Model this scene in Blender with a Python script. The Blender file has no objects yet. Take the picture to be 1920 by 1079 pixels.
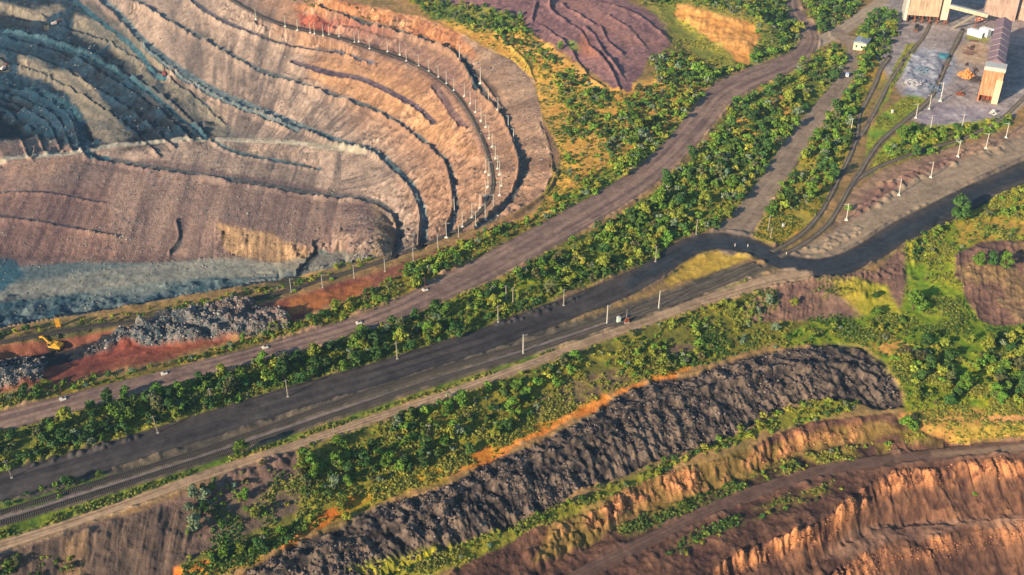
import bpy, math
import numpy as np
from mathutils import Vector, Matrix

# ---------------------------------------------------------------- camera, world, sun
S = bpy.context.scene
F = 2000.0; TH = math.radians(33); H = 250.0          # focal length in photo pixels, tilt, height
cam = bpy.data.cameras.new('camera'); camo = bpy.data.objects.new('camera', cam)
S.collection.objects.link(camo); S.camera = camo
camo.location = (0, 0, H); camo.rotation_euler = (math.radians(90) - TH, 0, 0)
cam.sensor_width = 36; cam.lens = F / 1920 * 36; cam.clip_start = 1; cam.clip_end = 60000
SUN_EL, SUN_DIR = 20.5, 43.0                           # shadows fall towards SUN_DIR (deg from +x)
w = bpy.data.worlds.new('World'); S.world = w; w.use_nodes = True
nt = w.node_tree; bg = nt.nodes['Background']
sky = nt.nodes.new('ShaderNodeTexSky'); sky.sky_type = 'NISHITA'; sky.sun_disc = False
sky.sun_elevation = math.radians(SUN_EL); sky.sun_rotation = math.radians(90 - (SUN_DIR + 180))
sky.air_density = 1.6; sky.dust_density = 0.3; sky.ozone_density = 5.0
nt.links.new(sky.outputs[0], bg.inputs[0]); bg.inputs[1].default_value = 0.092
sl = bpy.data.lights.new('sun', 'SUN'); so = bpy.data.objects.new('sun', sl); S.collection.objects.link(so)
sl.energy = 5.0; sl.angle = math.radians(0.5); sl.color = (1.0, 0.82, 0.57)
e, a = math.radians(SUN_EL), math.radians(SUN_DIR)
so.rotation_euler = Vector((math.cos(a) * math.cos(e), math.sin(a) * math.cos(e), -math.sin(e))).to_track_quat('-Z', 'Y').to_euler()
S.view_settings.view_transform = 'Standard'; S.view_settings.look = 'None'
S.view_settings.exposure = 0.95; S.view_settings.gamma = 1; S.view_settings.use_curve_mapping = False
S.render.engine = 'CYCLES'
S.render.resolution_x = 1024; S.render.resolution_y = 575
S.cycles.max_bounces = 4; S.cycles.diffuse_bounces = 2; S.cycles.transparent_max_bounces = 4
COL = S.collection
rng = np.random.default_rng(7)

# ---------------------------------------------------------------- helpers
def px2dir(u, v):
    a_ = (np.asarray(u, float) - 960) / F; b_ = (539.5 - np.asarray(v, float)) / F
    return a_, math.cos(TH) + b_ * math.sin(TH), -math.sin(TH) + b_ * math.cos(TH)
def px2world(u, v, z):
    dx, dy, dz = px2dir(u, v); t = (np.asarray(z, float) - H) / dz
    return dx * t, dy * t

_tab = np.random.default_rng(11).random((256, 256))
def vnoise(x, y):
    xi = np.floor(x).astype(np.int64); yi = np.floor(y).astype(np.int64)
    fx = x - xi; fy = y - yi; fx = fx * fx * (3 - 2 * fx); fy = fy * fy * (3 - 2 * fy)
    x0 = xi & 255; x1 = (xi + 1) & 255; y0 = yi & 255; y1 = (yi + 1) & 255
    return (_tab[x0, y0] * (1 - fx) + _tab[x1, y0] * fx) * (1 - fy) + (_tab[x0, y1] * (1 - fx) + _tab[x1, y1] * fx) * fy
def fbm(x, y, s, o=4, seed=0, g=0.5):
    r = 0; a_ = 1; t = 0
    c, sn = math.cos(0.7 + seed), math.sin(0.7 + seed)
    for k in range(o):
        r = r + a_ * vnoise((x * c - y * sn) / s + 17.3 * k + seed * 31.7, (x * sn + y * c) / s + 9.1 * k + seed * 13.3); t += a_; a_ *= g; s = s / 2.03
        c, sn = c * .8 - sn * .6, c * .6 + sn * .8
    return r / t - 0.5
def sstep(x, a_, b_):
    t = np.clip((x - a_) / (b_ - a_), 0, 1); return t * t * (3 - 2 * t)

def sd_poly(P, U, V):
    """signed distance (px) to polygon, negative inside"""
    P = np.asarray(P, float); d = np.full(U.shape, 1e9); ins = np.zeros(U.shape, bool)
    for i in range(len(P)):
        x0, y0 = P[i][:2]; x1, y1 = P[(i + 1) % len(P)][:2]
        ex, ey = x1 - x0, y1 - y0
        t = np.clip(((U - x0) * ex + (V - y0) * ey) / (ex * ex + ey * ey + 1e-9), 0, 1)
        d = np.minimum(d, np.hypot(U - x0 - t * ex, V - y0 - t * ey))
        if y0 != y1:
            c = (y0 > V) != (y1 > V)
            ins ^= c & (U < ex * (V - y0) / ey + x0)
    return np.where(ins, -d, d)
def sd_line(P, U, V, w=None):
    """distance to polyline; returns (d - halfwidth, signed side distance, interpolated extra column)"""
    P = np.asarray(P, float); best = np.full(U.shape, 1e9); side = np.zeros(U.shape); ex_ = np.zeros(U.shape); hw = np.zeros(U.shape)
    for i in range(len(P) - 1):
        x0, y0 = P[i][:2]; x1, y1 = P[i + 1][:2]; dx, dy = x1 - x0, y1 - y0
        t = np.clip(((U - x0) * dx + (V - y0) * dy) / (dx * dx + dy * dy + 1e-9), 0, 1)
        d = np.hypot(U - x0 - t * dx, V - y0 - t * dy)
        m = d < best
        best = np.where(m, d, best)
        side = np.where(m, np.sign((U - x0) * dy - (V - y0) * dx) * d, side)      # + = left of travel in image (up when going right)
        if P.shape[1] > 2:
            ex_ = np.where(m, P[i][2] * (1 - t) + P[i + 1][2] * t, ex_)
    return best, side, ex_
def smooth_pts(P, n=6):
    """Catmull-Rom"""
    P = np.asarray(P, float); Q = np.vstack([2 * P[0] - P[1], P, 2 * P[-1] - P[-2]]); out = []
    for i in range(1, len(Q) - 2):
        for k in range(n):
            t = k / n
            out.append(0.5 * (2 * Q[i] + (Q[i + 1] - Q[i - 1]) * t + (2 * Q[i - 1] - 5 * Q[i] + 4 * Q[i + 1] - Q[i + 2]) * t * t + (3 * Q[i] - Q[i - 1] - 3 * Q[i + 1] + Q[i + 2]) * t ** 3))
    out.append(P[-1]); return np.array(out)

# ---------------------------------------------------------------- plan of the place (read off the photograph as map lines)
HAUL = [(-60,808,40),(100,765,36),(300,712,31),(500,660,31),(700,600,35),(800,556,42),(900,508,48),(1000,455,50),(1100,400,48),(1200,338,46),(1270,275,46),(1315,222,50),(1350,180,50),(1400,150,40),(1450,130,36),(1490,112,36),(1513,90,36),(1518,65,32),(1500,40,28),(1487,15,26),(1482,-30,26)]
DARK = [(-60,930,58),(100,885,52),(300,825,50),(500,762,48),(600,732,46),(700,703,44),(800,671,44),(900,640,44),(1000,603,44),(1100,566,44),(1180,532,44),(1230,506,42),(1270,476,40),(1310,458,36),(1350,452,31),(1400,460,31),(1440,476,32),(1480,495,34),(1530,504,36),(1580,496,40),(1630,473,44),(1680,441,46),(1740,411,46),(1800,381,46),(1860,352,44),(1920,324,42),(2000,296,42)]
COAL = [(1180,532,20),(1250,492,26),(1300,464,26),(1350,454,26),(1400,461,28),(1440,477,29),(1480,496,30),(1530,504,32),(1580,496,34),(1630,473,34),(1680,443,32),(1740,411,26),(1800,381,22),(1860,352,18),(1920,324,16),(2000,296,14)]
LANE = [(1465,478,10),(1500,478,24),(1560,462,44),(1640,415,50),(1720,365,56),(1820,325,60),(1920,285,60),(2000,255,60)]
TRACK = [(-60,1042,22),(100,992,20),(250,940,19),(400,885,18),(550,836,17),(700,786,17),(850,735,17),(980,688,17),(1100,642,17),(1200,607,17),(1300,570,18),(1380,545,22),(1450,525,26),(1510,517,22)]
BRANCH = [(1370,446,66),(1400,408,50),(1430,362,44),(1470,305,42),(1500,258,40),(1540,208,34),(1572,165,28),(1592,135,24),(1600,108,22),(1594,80,20),(1570,62,20)]
UPROAD = [(1518,88,20),(1560,66,22),(1600,42,22),(1650,5,22),(1680,-30,22)]
LOWTRACK = [(1060,1092,24),(1150,1045,24),(1240,1000,22),(1310,965,22),(1400,928,22),(1480,900,21),(1550,880,20),(1640,866,20),(1720,855,21),(1800,846,22),(1920,836,24),(2000,832,24)]
R1 = [(-60,980),(0,962),(200,900),(400,838),(640,754),(800,701),(980,649),(1130,600),(1280,547),(1350,521),(1415,494)]
R2 = [(-60,1000),(0,982),(200,919),(400,855),(640,774),(800,719),(980,664),(1130,614),(1290,557),(1360,531),(1425,500)]
R3 = [(1448,472),(1480,455),(1510,433),(1535,405),(1552,378),(1568,345),(1588,305),(1602,272),(1608,245),(1612,215),(1625,190),(1640,160),(1652,130),(1668,108)]
R4 = [(1462,482),(1500,462),(1535,438),(1560,412),(1578,382),(1592,355),(1612,325),(1632,292),(1655,262),(1700,224),(1740,190),(1758,160),(1775,120),(1790,88),(1805,58)]
R5 = [(1592,355),(1618,330),(1650,312),(1700,293),(1750,276),(1800,262),(1850,240),(1885,218),(1925,180)]
R6 = [(1602,272),(1618,250),(1634,222),(1648,195),(1664,162),(1684,130),(1706,100),(1730,72),(1745,45)]
RPIT = [(420,-10),(480,26),(535,48),(590,60),(640,72),(700,92),(760,113),(800,132),(838,160),(862,185),(882,215),(900,250),(912,280),(921,310),(925,340),(920,370),(905,393),(885,413),(855,433),(800,458),(750,477),(700,496),(650,512),(600,526),(560,540),(480,560),(380,580),(280,600),(180,612),(80,628),(-60,655)]
PIT = [(540,-560),(545,-30),(620,-6),(700,14),(790,34),(850,56),(905,88),(960,112),(1000,150),(1012,200),(1020,250),(1034,290),(1034,330),(1015,368),(965,398),(905,425),(860,436),(790,458),(745,476),(700,482),(640,496),(545,521),(400,544),(180,583),(0,616),(-400,690),(-1500,800),(-1500,-560)]
SPOIL = [(400,1130),(470,1062),(560,1012),(640,985),(720,942),(770,930),(840,910),(900,872),(1000,830),(1060,800),(1110,778),(1150,745),(1220,712),(1300,702),(1360,676),(1450,656),(1560,643),(1620,651),(1660,680),(1688,720),(1696,758),(1650,764),(1600,748),(1560,742),(1500,752),(1440,772),(1400,802),(1330,832),(1250,852),(1180,882),(1100,912),(1050,942),(1000,962),(960,986),(900,1002),(860,1022),(800,1052),(700,1082),(600,1140)]
PURPLE = [(760,-60),(800,4),(900,12),(980,28),(985,50),(1010,70),(1060,105),(1110,135),(1150,168),(1180,168),(1200,140),(1215,112),(1255,85),(1250,60),(1280,75),(1300,62),(1250,32),(1180,5),(1140,-60)]
# height controls: (points(u,v,z), half width px)
ZL = [
 ([(p[0],p[1],0) for p in HAUL], 24), ([(p[0],p[1],0) for p in DARK], 22), ([(p[0],p[1],0) for p in TRACK], 8),
 ([(p[0],p[1],0) for p in BRANCH], 16), ([(p[0],p[1],0) for p in LANE], 24), ([(p[0],p[1],0) for p in R2], 14),
 ([(p[0],p[1],0) for p in R3], 10), ([(p[0],p[1],0) for p in R4], 10), ([(p[0],p[1],0) for p in R5], 8), ([(p[0],p[1],0) for p in R6], 8),
 ([(1500,0,0),(1920,0,0),(2220,0,0)], 10), ([(1700,120,0),(1900,60,0)], 60), ([(1560,-200,0),(2220,-200,0)], 6),
 ([(900,-30,7),(1000,0,7),(1080,60,6),(1150,120,5),(1170,155,4)], 14), ([(1200,60,7),(1240,90,5)], 8), ([(1100,0,9),(1200,40,8)], 8), ([(700,-200,6),(1400,-200,9)], 6),
 ([(1290,5,10),(1350,20,10),(1420,35,9),(1445,55,6)], 5), ([(1265,40,4),(1310,85,2.5),(1370,122,1),(1410,130,.5)], 4),
 # pit: rim, benches, floor
 ([(560,-30,-1),(640,4,-2),(720,18,-2),(800,36,-2),(860,60,-2),(910,92,-2),(965,120,-2),(1000,155,-3),(1014,200,-3),(1024,250,-3),(1040,290,-3),(1042,330,-3),(1022,372,-2),(968,404,-1.5),(905,432,-2)], 3),
 ([(540,-30,-8),(580,10,-8),(640,28,-9),(700,48,-10),(760,64,-10),(815,82,-10),(850,98,-10),(872,122,-10),(892,152,-10),(915,186,-10),(938,212,-10),(958,245,-10),(968,275,-10),(978,310,-10),(974,345,-9),(955,378,-8),(925,408,-6),(895,428,-4)], 5),
 ([(420,-10,-20),(535,48,-19),(640,72,-18),(760,113,-18),(838,160,-17),(882,215,-16),(912,280,-15),(925,340,-13),(905,393,-9),(855,433,-5),(800,458,-4),(700,494,-4),(560,540,-4),(380,580,-4),(180,612,-4),(-400,700,-4)], 7),
 ([(345,-10,-30),(400,30,-30),(460,58,-30),(520,80,-29),(580,93,-28),(640,100,-27)], 4),
 ([(550,118,-33),(620,138,-31),(680,150,-29),(740,178,-28),(785,205,-27),(815,232,-26)], 5),
 ([(235,-10,-42),(330,46,-42),(400,84,-41),(480,130,-40),(540,150,-39),(640,185,-37),(700,205,-36),(760,240,-35),(800,270,-34),(838,305,-32),(850,350,-30),(854,395,-27),(842,436,-26)], 4),
 ([(180,-10,-55),(230,35,-55),(270,80,-54),(350,140,-54),(420,180,-53),(500,212,-52),(580,245,-51),(640,268,-50),(700,285,-48),(745,320,-46),(780,362,-44),(795,410,-42),(793,455,-42)], 6),
 ([(180,300,-68),(300,318,-66),(450,340,-63),(600,366,-60),(680,374,-58),(722,388,-57),(745,415,-56),(750,445,-55),(742,474,-55)], 6),
 ([(0,298,-66),(150,286,-66),(200,275,-64),(300,265,-62),(400,262,-59),(550,268,-54),(660,284,-49)], 3),
 ([(400,275,-61),(500,300,-61),(590,315,-60)], 3),
 ([(0,405,-76),(100,420,-76),(215,442,-77)], 3),
 ([(640,478,-68),(600,484,-70),(520,506,-74),(400,514,-78),(200,530,-82),(0,552,-84),(-400,590,-86)], 9),
 ([(0,470,-83),(140,482,-83),(330,478,-80),(430,498,-77)], 3),
 ([(410,420,-66),(480,430,-66),(540,450,-66),(590,462,-66)], 2), ([(430,480,-76),(520,500,-74),(555,514,-72)], 2),
 ([(0,596,-85),(150,570,-84),(300,546,-82),(400,531,-79),(520,514,-75)], 5),
 ([(-40,-6,-60),(8,5,-60),(80,24,-60),(142,26,-58),(200,48,-58),(233,71,-58),(260,95,-59),(277,121,-60)], 2),
 ([(-40,10,-67),(0,22,-67),(85,50,-67),(133,56,-67),(183,80,-67),(220,97,-67),(243,120,-67),(262,132,-67)], 2),
 ([(300,148,-63),(345,195,-64),(395,225,-63),(430,248,-60)], 3),([(330,140,-57),(400,190,-56),(470,225,-55)],2),
 ([(-40,90,-73),(38,104,-73),(90,128,-73),(142,137,-73),(173,163,-73),(200,198,-72),(217,225,-71),(247,252,-66)], 2),
 ([(-40,130,-82),(33,140,-82),(83,154,-82),(117,172,-82),(143,205,-82),(160,235,-82),(172,262,-78)], 2),
 ([(0,245,-92),(60,252,-92),(110,250,-90)], 10), ([(0,190,-87),(60,190,-87)], 5),
 # south side
 ([(1440,530,0),(1520,522,0),(1600,517,0),(1660,500,0),(1695,470,0),(1710,445,0)], 2), ([(1380,600,-4),(1500,606,-5),(1600,596,-6),(1680,590,-5)], 3),
 ([(1800,480,3),(1850,468,4),(1930,455,4)], 6), ([(1790,520,1),(1830,602,-6),(1930,612,-6)], 3),
 ([(1760,420,-1),(1930,380,0)], 10), ([(1700,640,-5),(1930,640,-6)], 8), ([(1700,740,-7),(1930,740,-8)], 8),
 ([(-60,1062,0),(80,1012,0),(160,992,0),(250,968,-.5),(330,938,-.5),(420,900,-.5)], 3), ([(-60,1200,-19),(330,1180,-17)], 4), ([(360,1000,-4),(480,960,-3),(600,920,-2)], 5),
 ([(640,900,-2.5),(800,850,-3),(1000,770,-3),(1150,700,-3)], 6), ([(340,1075,-6),(560,1005,-5),(760,925,-5),(1050,800,-5),(1220,708,-5),(1350,670,-5),(1500,640,-5),(1620,640,-6),(1700,740,-7)], 3),
 ([(600,1055,-4),(800,985,-3.6),(1000,890,-3.4),(1200,790,-3.2),(1400,720,-3.4),(1560,690,-3.6)], 12),
 ([(640,1120,-8),(860,1025,-8),(1000,965,-8),(1100,915,-8),(1250,855,-8),(1400,805,-8),(1500,756,-8),(1600,755,-8),(1690,765,-8)], 4),
 ([(800,1120,-9),(860,1062,-9),(960,1012,-9),(1050,976,-9),(1130,952,-9),(1165,912,-9),(1250,886,-9),(1320,872,-9),(1400,845,-9),(1450,818,-9),(1520,792,-9),(1600,785,-9),(1670,777,-9),(1760,800,-10),(1960,795,-10)], 2),
 ([(960,1140,-15),(1010,1078,-15),(1060,1042,-15),(1130,1012,-15),(1190,962,-15),(1300,930,-15),(1400,895,-14.5),(1450,862,-14.5),(1520,842,-14),(1600,832,-14),(1680,830,-13),(1800,834,-13),(1960,824,-13)], 3),
 ([(p[0],p[1],-15) for p in LOWTRACK], 14),
 ([(1240,1150,-17),(1320,1080,-17),(1380,1035,-16.5),(1455,1010,-16.5),(1520,990,-16),(1580,948,-16),(1612,912,-16),(1660,890,-16),(1720,880,-16),(1800,870,-16),(1860,864,-16),(1960,860,-16)], 2),
 ([(1300,1130,-22),(1400,1064,-22),(1470,1036,-22),(1530,1016,-22),(1585,985,-23)], 2), ([(1330,1180,-28),(1460,1100,-27),(1540,1050,-27),(1600,1010,-27),(1640,985,-28),(1700,978,-29),(1800,976,-29),(1960,960,-28)], 3),
 ([(1560,1075,-29),(1590,1050,-29),(1640,1024,-29),(1690,1004,-29.5),(1760,1004,-29.5),(1800,984,-29.5),(1960,976,-29)], 2), ([(1450,1250,-44),(1700,1130,-42),(2000,1080,-41)], 3),
 # cut with the excavator
 ([(20,678,-9),(100,662,-9),(170,650,-8),(215,636,-6)], 8), ([(0,640,-3.5),(100,622,-3.5),(300,600,-3.5)], 3), ([(0,740,-1),(200,700,-1),(350,672,-1),(540,630,-1)],3),
]
# ---------------------------------------------------------------- solve base heights on a coarse plan grid
def solve_heights(inside):
    u0, v0, u1, v1 = -400, -300, 2300, 1300
    Z = None
    for step in (20, 10, 5):
        us_ = np.arange(u0, u1 + 1, step, float); vs_ = np.arange(v0, v1 + 1, step, float)
        U, V = np.meshgrid(us_, vs_)
        fix = np.zeros(U.shape, bool); fz = np.zeros(U.shape)
        for pts, hw in ZL:
            P = np.array(pts, float); hw_ = max(hw, step * .55)
            m = (U > P[:, 0].min() - hw_ - 2) & (U < P[:, 0].max() + hw_ + 2) & (V > P[:, 1].min() - hw_ - 2) & (V < P[:, 1].max() + hw_ + 2)
            if not m.any(): continue
            d, _, z = sd_line(P, U[m], V[m]); k = d < hw_
            sp_ = sd_poly(PIT, U[m], V[m]); k &= (sp_ < 6) if inside else (sp_ > -6)
            f = fix[m]; g = fz[m]; f |= k; g = np.where(k, z, g); fix[m] = f; fz[m] = g
        # near lip of the pit: hard drop
        if Z is None: Z = np.where(fix, fz, -5.0)
        else:
            Zi = Z; ou = (us_ - u0) / (step * 2); ov = (vs_ - v0) / (step * 2)
            iu = np.clip(ou.astype(int), 0, Zi.shape[1] - 2); iv = np.clip(ov.astype(int), 0, Zi.shape[0] - 2)
            fu = (ou - iu)[None, :]; fv = (ov - iv)[:, None]
            Z = (Zi[iv][:, iu] * (1 - fu) + Zi[iv][:, iu + 1] * fu) * (1 - fv) + (Zi[iv + 1][:, iu] * (1 - fu) + Zi[iv + 1][:, iu + 1] * fu) * fv
            Z = np.where(fix, fz, Z)
        par = (np.add.outer(np.arange(U.shape[0]), np.arange(U.shape[1])) & 1).astype(bool)
        for it in range(260 if step > 5 else 120):
            for p in (par, ~par):
                Pd = np.pad(Z, 1, mode='edge')
                N = (Pd[:-2, 1:-1] + Pd[2:, 1:-1] + Pd[1:-1, :-2] + Pd[1:-1, 2:]) / 4
                m = p & ~fix; Z = np.where(m, Z + 1.6 * (N - Z), Z)
    for _ in range(1):
        Pd = np.pad(Z, 1, mode='edge'); Z = Z * .5 + (Pd[:-2, 1:-1] + Pd[2:, 1:-1] + Pd[1:-1, :-2] + Pd[1:-1, 2:]) / 8
    return us_, vs_, Z
cu, cv, CZI = solve_heights(True); _, _, CZO = solve_heights(False)
def base_z(U, V):
    return np.where(sd_poly(PIT, U, V) < 0, _bz(CZI, U, V), _bz(CZO, U, V))
def _bz(CZ, U, V):
    a_ = np.clip((U - cu[0]) / 5, 0, len(cu) - 1.001); b_ = np.clip((V - cv[0]) / 5, 0, len(cv) - 1.001)
    i = a_.astype(int); j = b_.astype(int); fa = a_ - i; fb = b_ - j
    return (CZ[j, i] * (1 - fa) + CZ[j, i + 1] * fa) * (1 - fb) + (CZ[j + 1, i] * (1 - fa) + CZ[j + 1, i + 1] * fa) * fb

ST = 1.6
us = np.concatenate([[-9000, -5000, -3000, -2000, -1400, -1000, -700], np.arange(-500, -30, 10), np.arange(-30, 1950, ST), np.arange(1955, 2430, 10), [2600, 3000, 3600, 5000, 7000, 11000]])
vs = np.concatenate([[-738, -720, -690, -650, -600, -550, -500, -450, -400, -350, -300], np.arange(-260, -30, 8), np.arange(-30, 1100, ST), np.arange(1105, 1400, 10), [1500, 1700, 2000, 2500, 3000, 3400]])
U, V = np.meshgrid(us.astype(float), vs.astype(float)); NR, NC = U.shape
ZB = base_z(U, V)
X, Y = px2world(U, V, ZB)
# no folding: far edge must stay beyond the near edge
dy = Y[:-1] - Y[1:]
print('fold cells', int((dy < 0).sum()), 'of', dy.size, 'worst', float(dy.min()))
for j in range(NR - 2, -1, -1):
    bad = Y[j] < Y[j + 1] + 0.02
    if bad.any():
        dxx, dyy, dzz = px2dir(U[j][bad], V[j][bad]); yn = Y[j + 1][bad] + 0.02; t = yn / dyy
        Y[j][bad] = yn; X[j][bad] = dxx * t; ZB[j][bad] = H + dzz * t
# ---------------------------------------------------------------- noise fields in world metres
def lin(c): c = np.array(c, float) / 255; return np.where(c <= .04045, c / 12.92, ((c + .055) / 1.055) ** 2.4)
XW, YW = X, Y
inner = (U > -60) & (U < 1990) & (V > -60) & (V < 1130)
NA = fbm(XW, YW, 40, 4, 1); NB = fbm(XW, YW, 12, 4, 2); NC_ = fbm(XW, YW, 4, 4, 3); ND = fbm(XW, YW, 1.6, 3, 4)
gzx = np.gradient(ZB, axis=1); gzy = np.gradient(ZB, axis=0)
nx_ = np.gradient(X, axis=1); ny_ = np.gradient(Y, axis=0)
slope = np.hypot(gzx / np.maximum(np.abs(nx_), .05), gzy / np.maximum(np.abs(ny_), .15)); slope = np.clip(slope, 0, 2.5)
# wall streaks: fine across the face, long down the face
cx0, cy0 = px2world(400, 330, -50)
ang = np.arctan2(YW - cy0, XW - cx0)
low = (V > 285 - (U > 620) * 0) & (U < 640)
across = np.where(low, XW, ang * 150.0)
def streaks(s, seed, k=9.0):
    return fbm(across, ZB * 1.0 + np.where(low, YW, 0) * .3, 1.0, 1, seed) * 0 + _streak(across / s, (ZB + (XW - YW) * .03) / (s * k), seed)
def _streak(a_, b_, seed):
    r = 0; t = 0; w_ = 1
    for k in range(4):
        r = r + w_ * vnoise(a_ * 2 ** k + seed * 7.1 + .35 * b_ * 2 ** k, b_ * 2 ** k * .8 + seed * 3.3 + k * 5.5); t += w_; w_ *= .6
    return r / t - .5
ST1 = streaks(9.0, 1, 1.6); ST2 = streaks(2.6, 2, 2.2)

class Reg:                                   # work only on the box of a shape
    def __init__(s, P, pad):
        P = np.asarray(P, float)
        js = np.where((vs > P[:, 1].min() - pad) & (vs < P[:, 1].max() + pad))[0]; is_ = np.where((us > P[:, 0].min() - pad) & (us < P[:, 0].max() + pad))[0]
        s.sl = (slice(js[0], js[-1] + 1), slice(is_[0], is_[-1] + 1)) if len(js) and len(is_) else (slice(0, 0), slice(0, 0))
    def __call__(s, A): return A[s.sl]
def poly(P, soft=3, na=6, nc=3, grow=0):
    r = Reg(P, 30); d = sd_poly(P, r(U), r(V)) - grow + r(NB) * na * 2 + r(NC_) * nc * 2
    return r, np.clip(.5 - d / soft, 0, 1)
def stroke(P, soft=3, na=2, nc=2, scale=1.0, add=0):
    P = np.asarray(P, float)
    if len(P) > 2: P = smooth_pts(P, 5)
    r = Reg(P, 60); d, sd_, w_ = sd_line(P, r(U), r(V)); d = d - w_ * .5 * scale - add + r(NB) * na * 2 + r(NC_) * nc * 2
    return r, np.clip(.5 - d / soft, 0, 1), d, sd_, w_
COLR = np.zeros(U.shape + (3,)); ZONE = np.zeros(U.shape, np.int32); REL = np.zeros(U.shape); GRASS = np.zeros(U.shape)
ZN = ['ground', 'mine_pit', 'haul_road', 'coal_road', 'dirt_track', 'dirt_road', 'railway_bed', 'spoil_heap', 'rock_terraces', 'pit_road', 'yard', 'waste_plateau', 'sand_slope', 'ore_heap']
def paint(r, m, c1, c2, n, amp=1.6, zone=None, only=None):
    t = np.clip(.5 + n * amp, 0, 1)[..., None]; c = lin(c1) * (1 - t) + lin(c2) * t
    m_ = m[..., None]; COLR[r.sl] = COLR[r.sl] * (1 - m_) + c * m_
    if zone: ZONE[r.sl] = np.where(m > .5, ZN.index(zone), ZONE[r.sl])
ALL = Reg([(-1e5, -1e5), (1e5, 1e5)], 10)
paint(ALL, np.ones(U.shape), (112, 98, 66), (150, 118, 84), NB + .5 * NC_)

# ---- open pit
r, m = poly(PIT, 3, 1, 1)
wall1 = r(ST1) + .7 * r(ST2) + .35 * r(NB)
paint(r, m, (104, 92, 88), (172, 148, 132), wall1, 1.9, 'mine_pit')
pitm = np.zeros(U.shape); pitm[r.sl] = m
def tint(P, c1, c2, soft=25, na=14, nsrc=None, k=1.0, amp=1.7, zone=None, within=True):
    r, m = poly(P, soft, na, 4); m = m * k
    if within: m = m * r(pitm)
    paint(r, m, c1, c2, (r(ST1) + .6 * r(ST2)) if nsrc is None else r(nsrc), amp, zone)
tint([(430,-60),(640,-60),(860,60),(1060,300),(1000,420),(800,480),(760,300),(600,150)], (128,98,82), (182,138,108), 60, 24, k=.75)
tint([(540,10),(640,0),(760,15),(860,55),(900,110),(840,92),(760,60),(640,34),(560,18)], (150,98,72), (198,140,96), 8, 6, k=.8)
tint([(560,22),(640,36),(740,66),(640,66),(560,50)], (120,68,66), (176,98,76), 6, 4, k=.9)
tint([(620,34),(740,66),(860,120),(900,200),(930,290),(905,290),(860,200),(800,140),(700,98),(620,78)], (118,92,88), (158,122,104), 10, 6, k=.8)
tint([(550,112),(680,120),(790,165),(850,225),(880,290),(800,262),(700,205),(600,150)], (148,112,86), (194,148,110), 14, 10, k=.75)
tint([(600,95),(720,110),(800,140),(860,200),(900,290),(880,300),(840,220),(760,160)], (132,98,80), (176,132,102), 10, 8, k=.65)
tint([(880,60),(960,110),(1010,160),(1030,300),(990,300),(950,210),(900,130)], (124,100,88), (172,140,116), 10, 8, k=.75)
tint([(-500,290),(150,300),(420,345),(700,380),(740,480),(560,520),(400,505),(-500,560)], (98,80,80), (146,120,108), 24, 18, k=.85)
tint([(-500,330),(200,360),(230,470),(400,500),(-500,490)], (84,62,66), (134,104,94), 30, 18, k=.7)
tint([(410,420),(470,432),(540,450),(588,468),(560,508),(480,490),(420,470)], (124,100,80), (188,154,116), 6, 8, k=.85)
tint([(700,385),(740,420),(744,476),(690,482),(705,430)], (124,102,82), (180,152,122), 8, 5)
tint([(180,300),(300,300),(470,330),(700,370),(700,385),(450,350),(180,320)], (88,76,78), (120,98,92), 6, 3, k=.8)
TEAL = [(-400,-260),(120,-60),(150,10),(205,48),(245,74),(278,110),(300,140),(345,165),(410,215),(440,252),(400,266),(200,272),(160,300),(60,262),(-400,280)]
tint(TEAL, (2,17,32), (20,56,76), 16, 14, NA * .9 + NB + .5 * NC_, .96, 2.2)  # blue-grey rock colour with the deep pit's shade and haze painted in
for A in ([(-60,-6),(8,4),(80,24),(90,46),(0,22),(-60,12)], [(60,12),(110,10),(130,20),(95,32),(80,30)], [(142,26),(200,46),(235,70),(262,98),(280,124),(262,133),(240,118),(215,97),(180,80),(133,56)], [(262,132),(280,138),(294,160),(280,170),(266,150)],
          [(38,106),(70,112),(92,130),(142,138),(175,165),(202,200),(222,228),(249,256),(215,272),(188,262),(165,233),(143,205),(117,170),(83,152),(33,139)], [(-20,100),(8,103),(12,130),(-20,135)], [(290,140),(345,165),(400,205),(440,246),(420,252),(350,205),(310,172)], [(150,0),(185,20),(240,60),(280,100),(330,142),(300,130),(240,74),(200,40)]):
    tint(A, (74,76,76), (136,124,108), 6, 8)
tint([(240,120),(330,190),(440,250),(700,280),(700,292),(560,270),(400,262),(330,225),(280,180)], (110,108,104), (150,138,122), 20, 10, k=.55)
tint([(-400,275),(60,262),(120,270),(170,300),(100,330),(-400,340)], (120,98,92), (160,130,112), 10, 8)
FLOOR = [(-400,530),(0,500),(150,492),(300,492),(400,486),(500,498),(545,508),(570,505),(598,468),(640,474),(700,476),(720,492),(500,540),(0,660),(-400,700)]
tint(FLOOR, (76,90,94), (108,116,112), 5, 3, NB, .97, 1.6, 'pit_road')
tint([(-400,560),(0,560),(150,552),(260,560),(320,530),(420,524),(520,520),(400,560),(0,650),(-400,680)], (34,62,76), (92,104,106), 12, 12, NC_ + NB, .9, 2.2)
r_, m_, _, _, _ = stroke([(-60,560,34),(60,545,34),(200,524,36),(330,508,36),(430,500,34),(520,504,26),(600,490,22),(680,484,18)], 8, 3, 2); paint(r_, m_ * r_(pitm) * .85, (108,108,102), (140,136,124), r_(NB) + .5 * r_(NC_), 1.6, 'pit_road')
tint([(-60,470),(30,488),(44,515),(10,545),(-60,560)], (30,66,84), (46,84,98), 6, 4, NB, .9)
tint([(590,480),(640,474),(700,478),(640,500),(560,515)], (100,98,92), (122,116,106), 6, 3, NB, .9)

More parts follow.
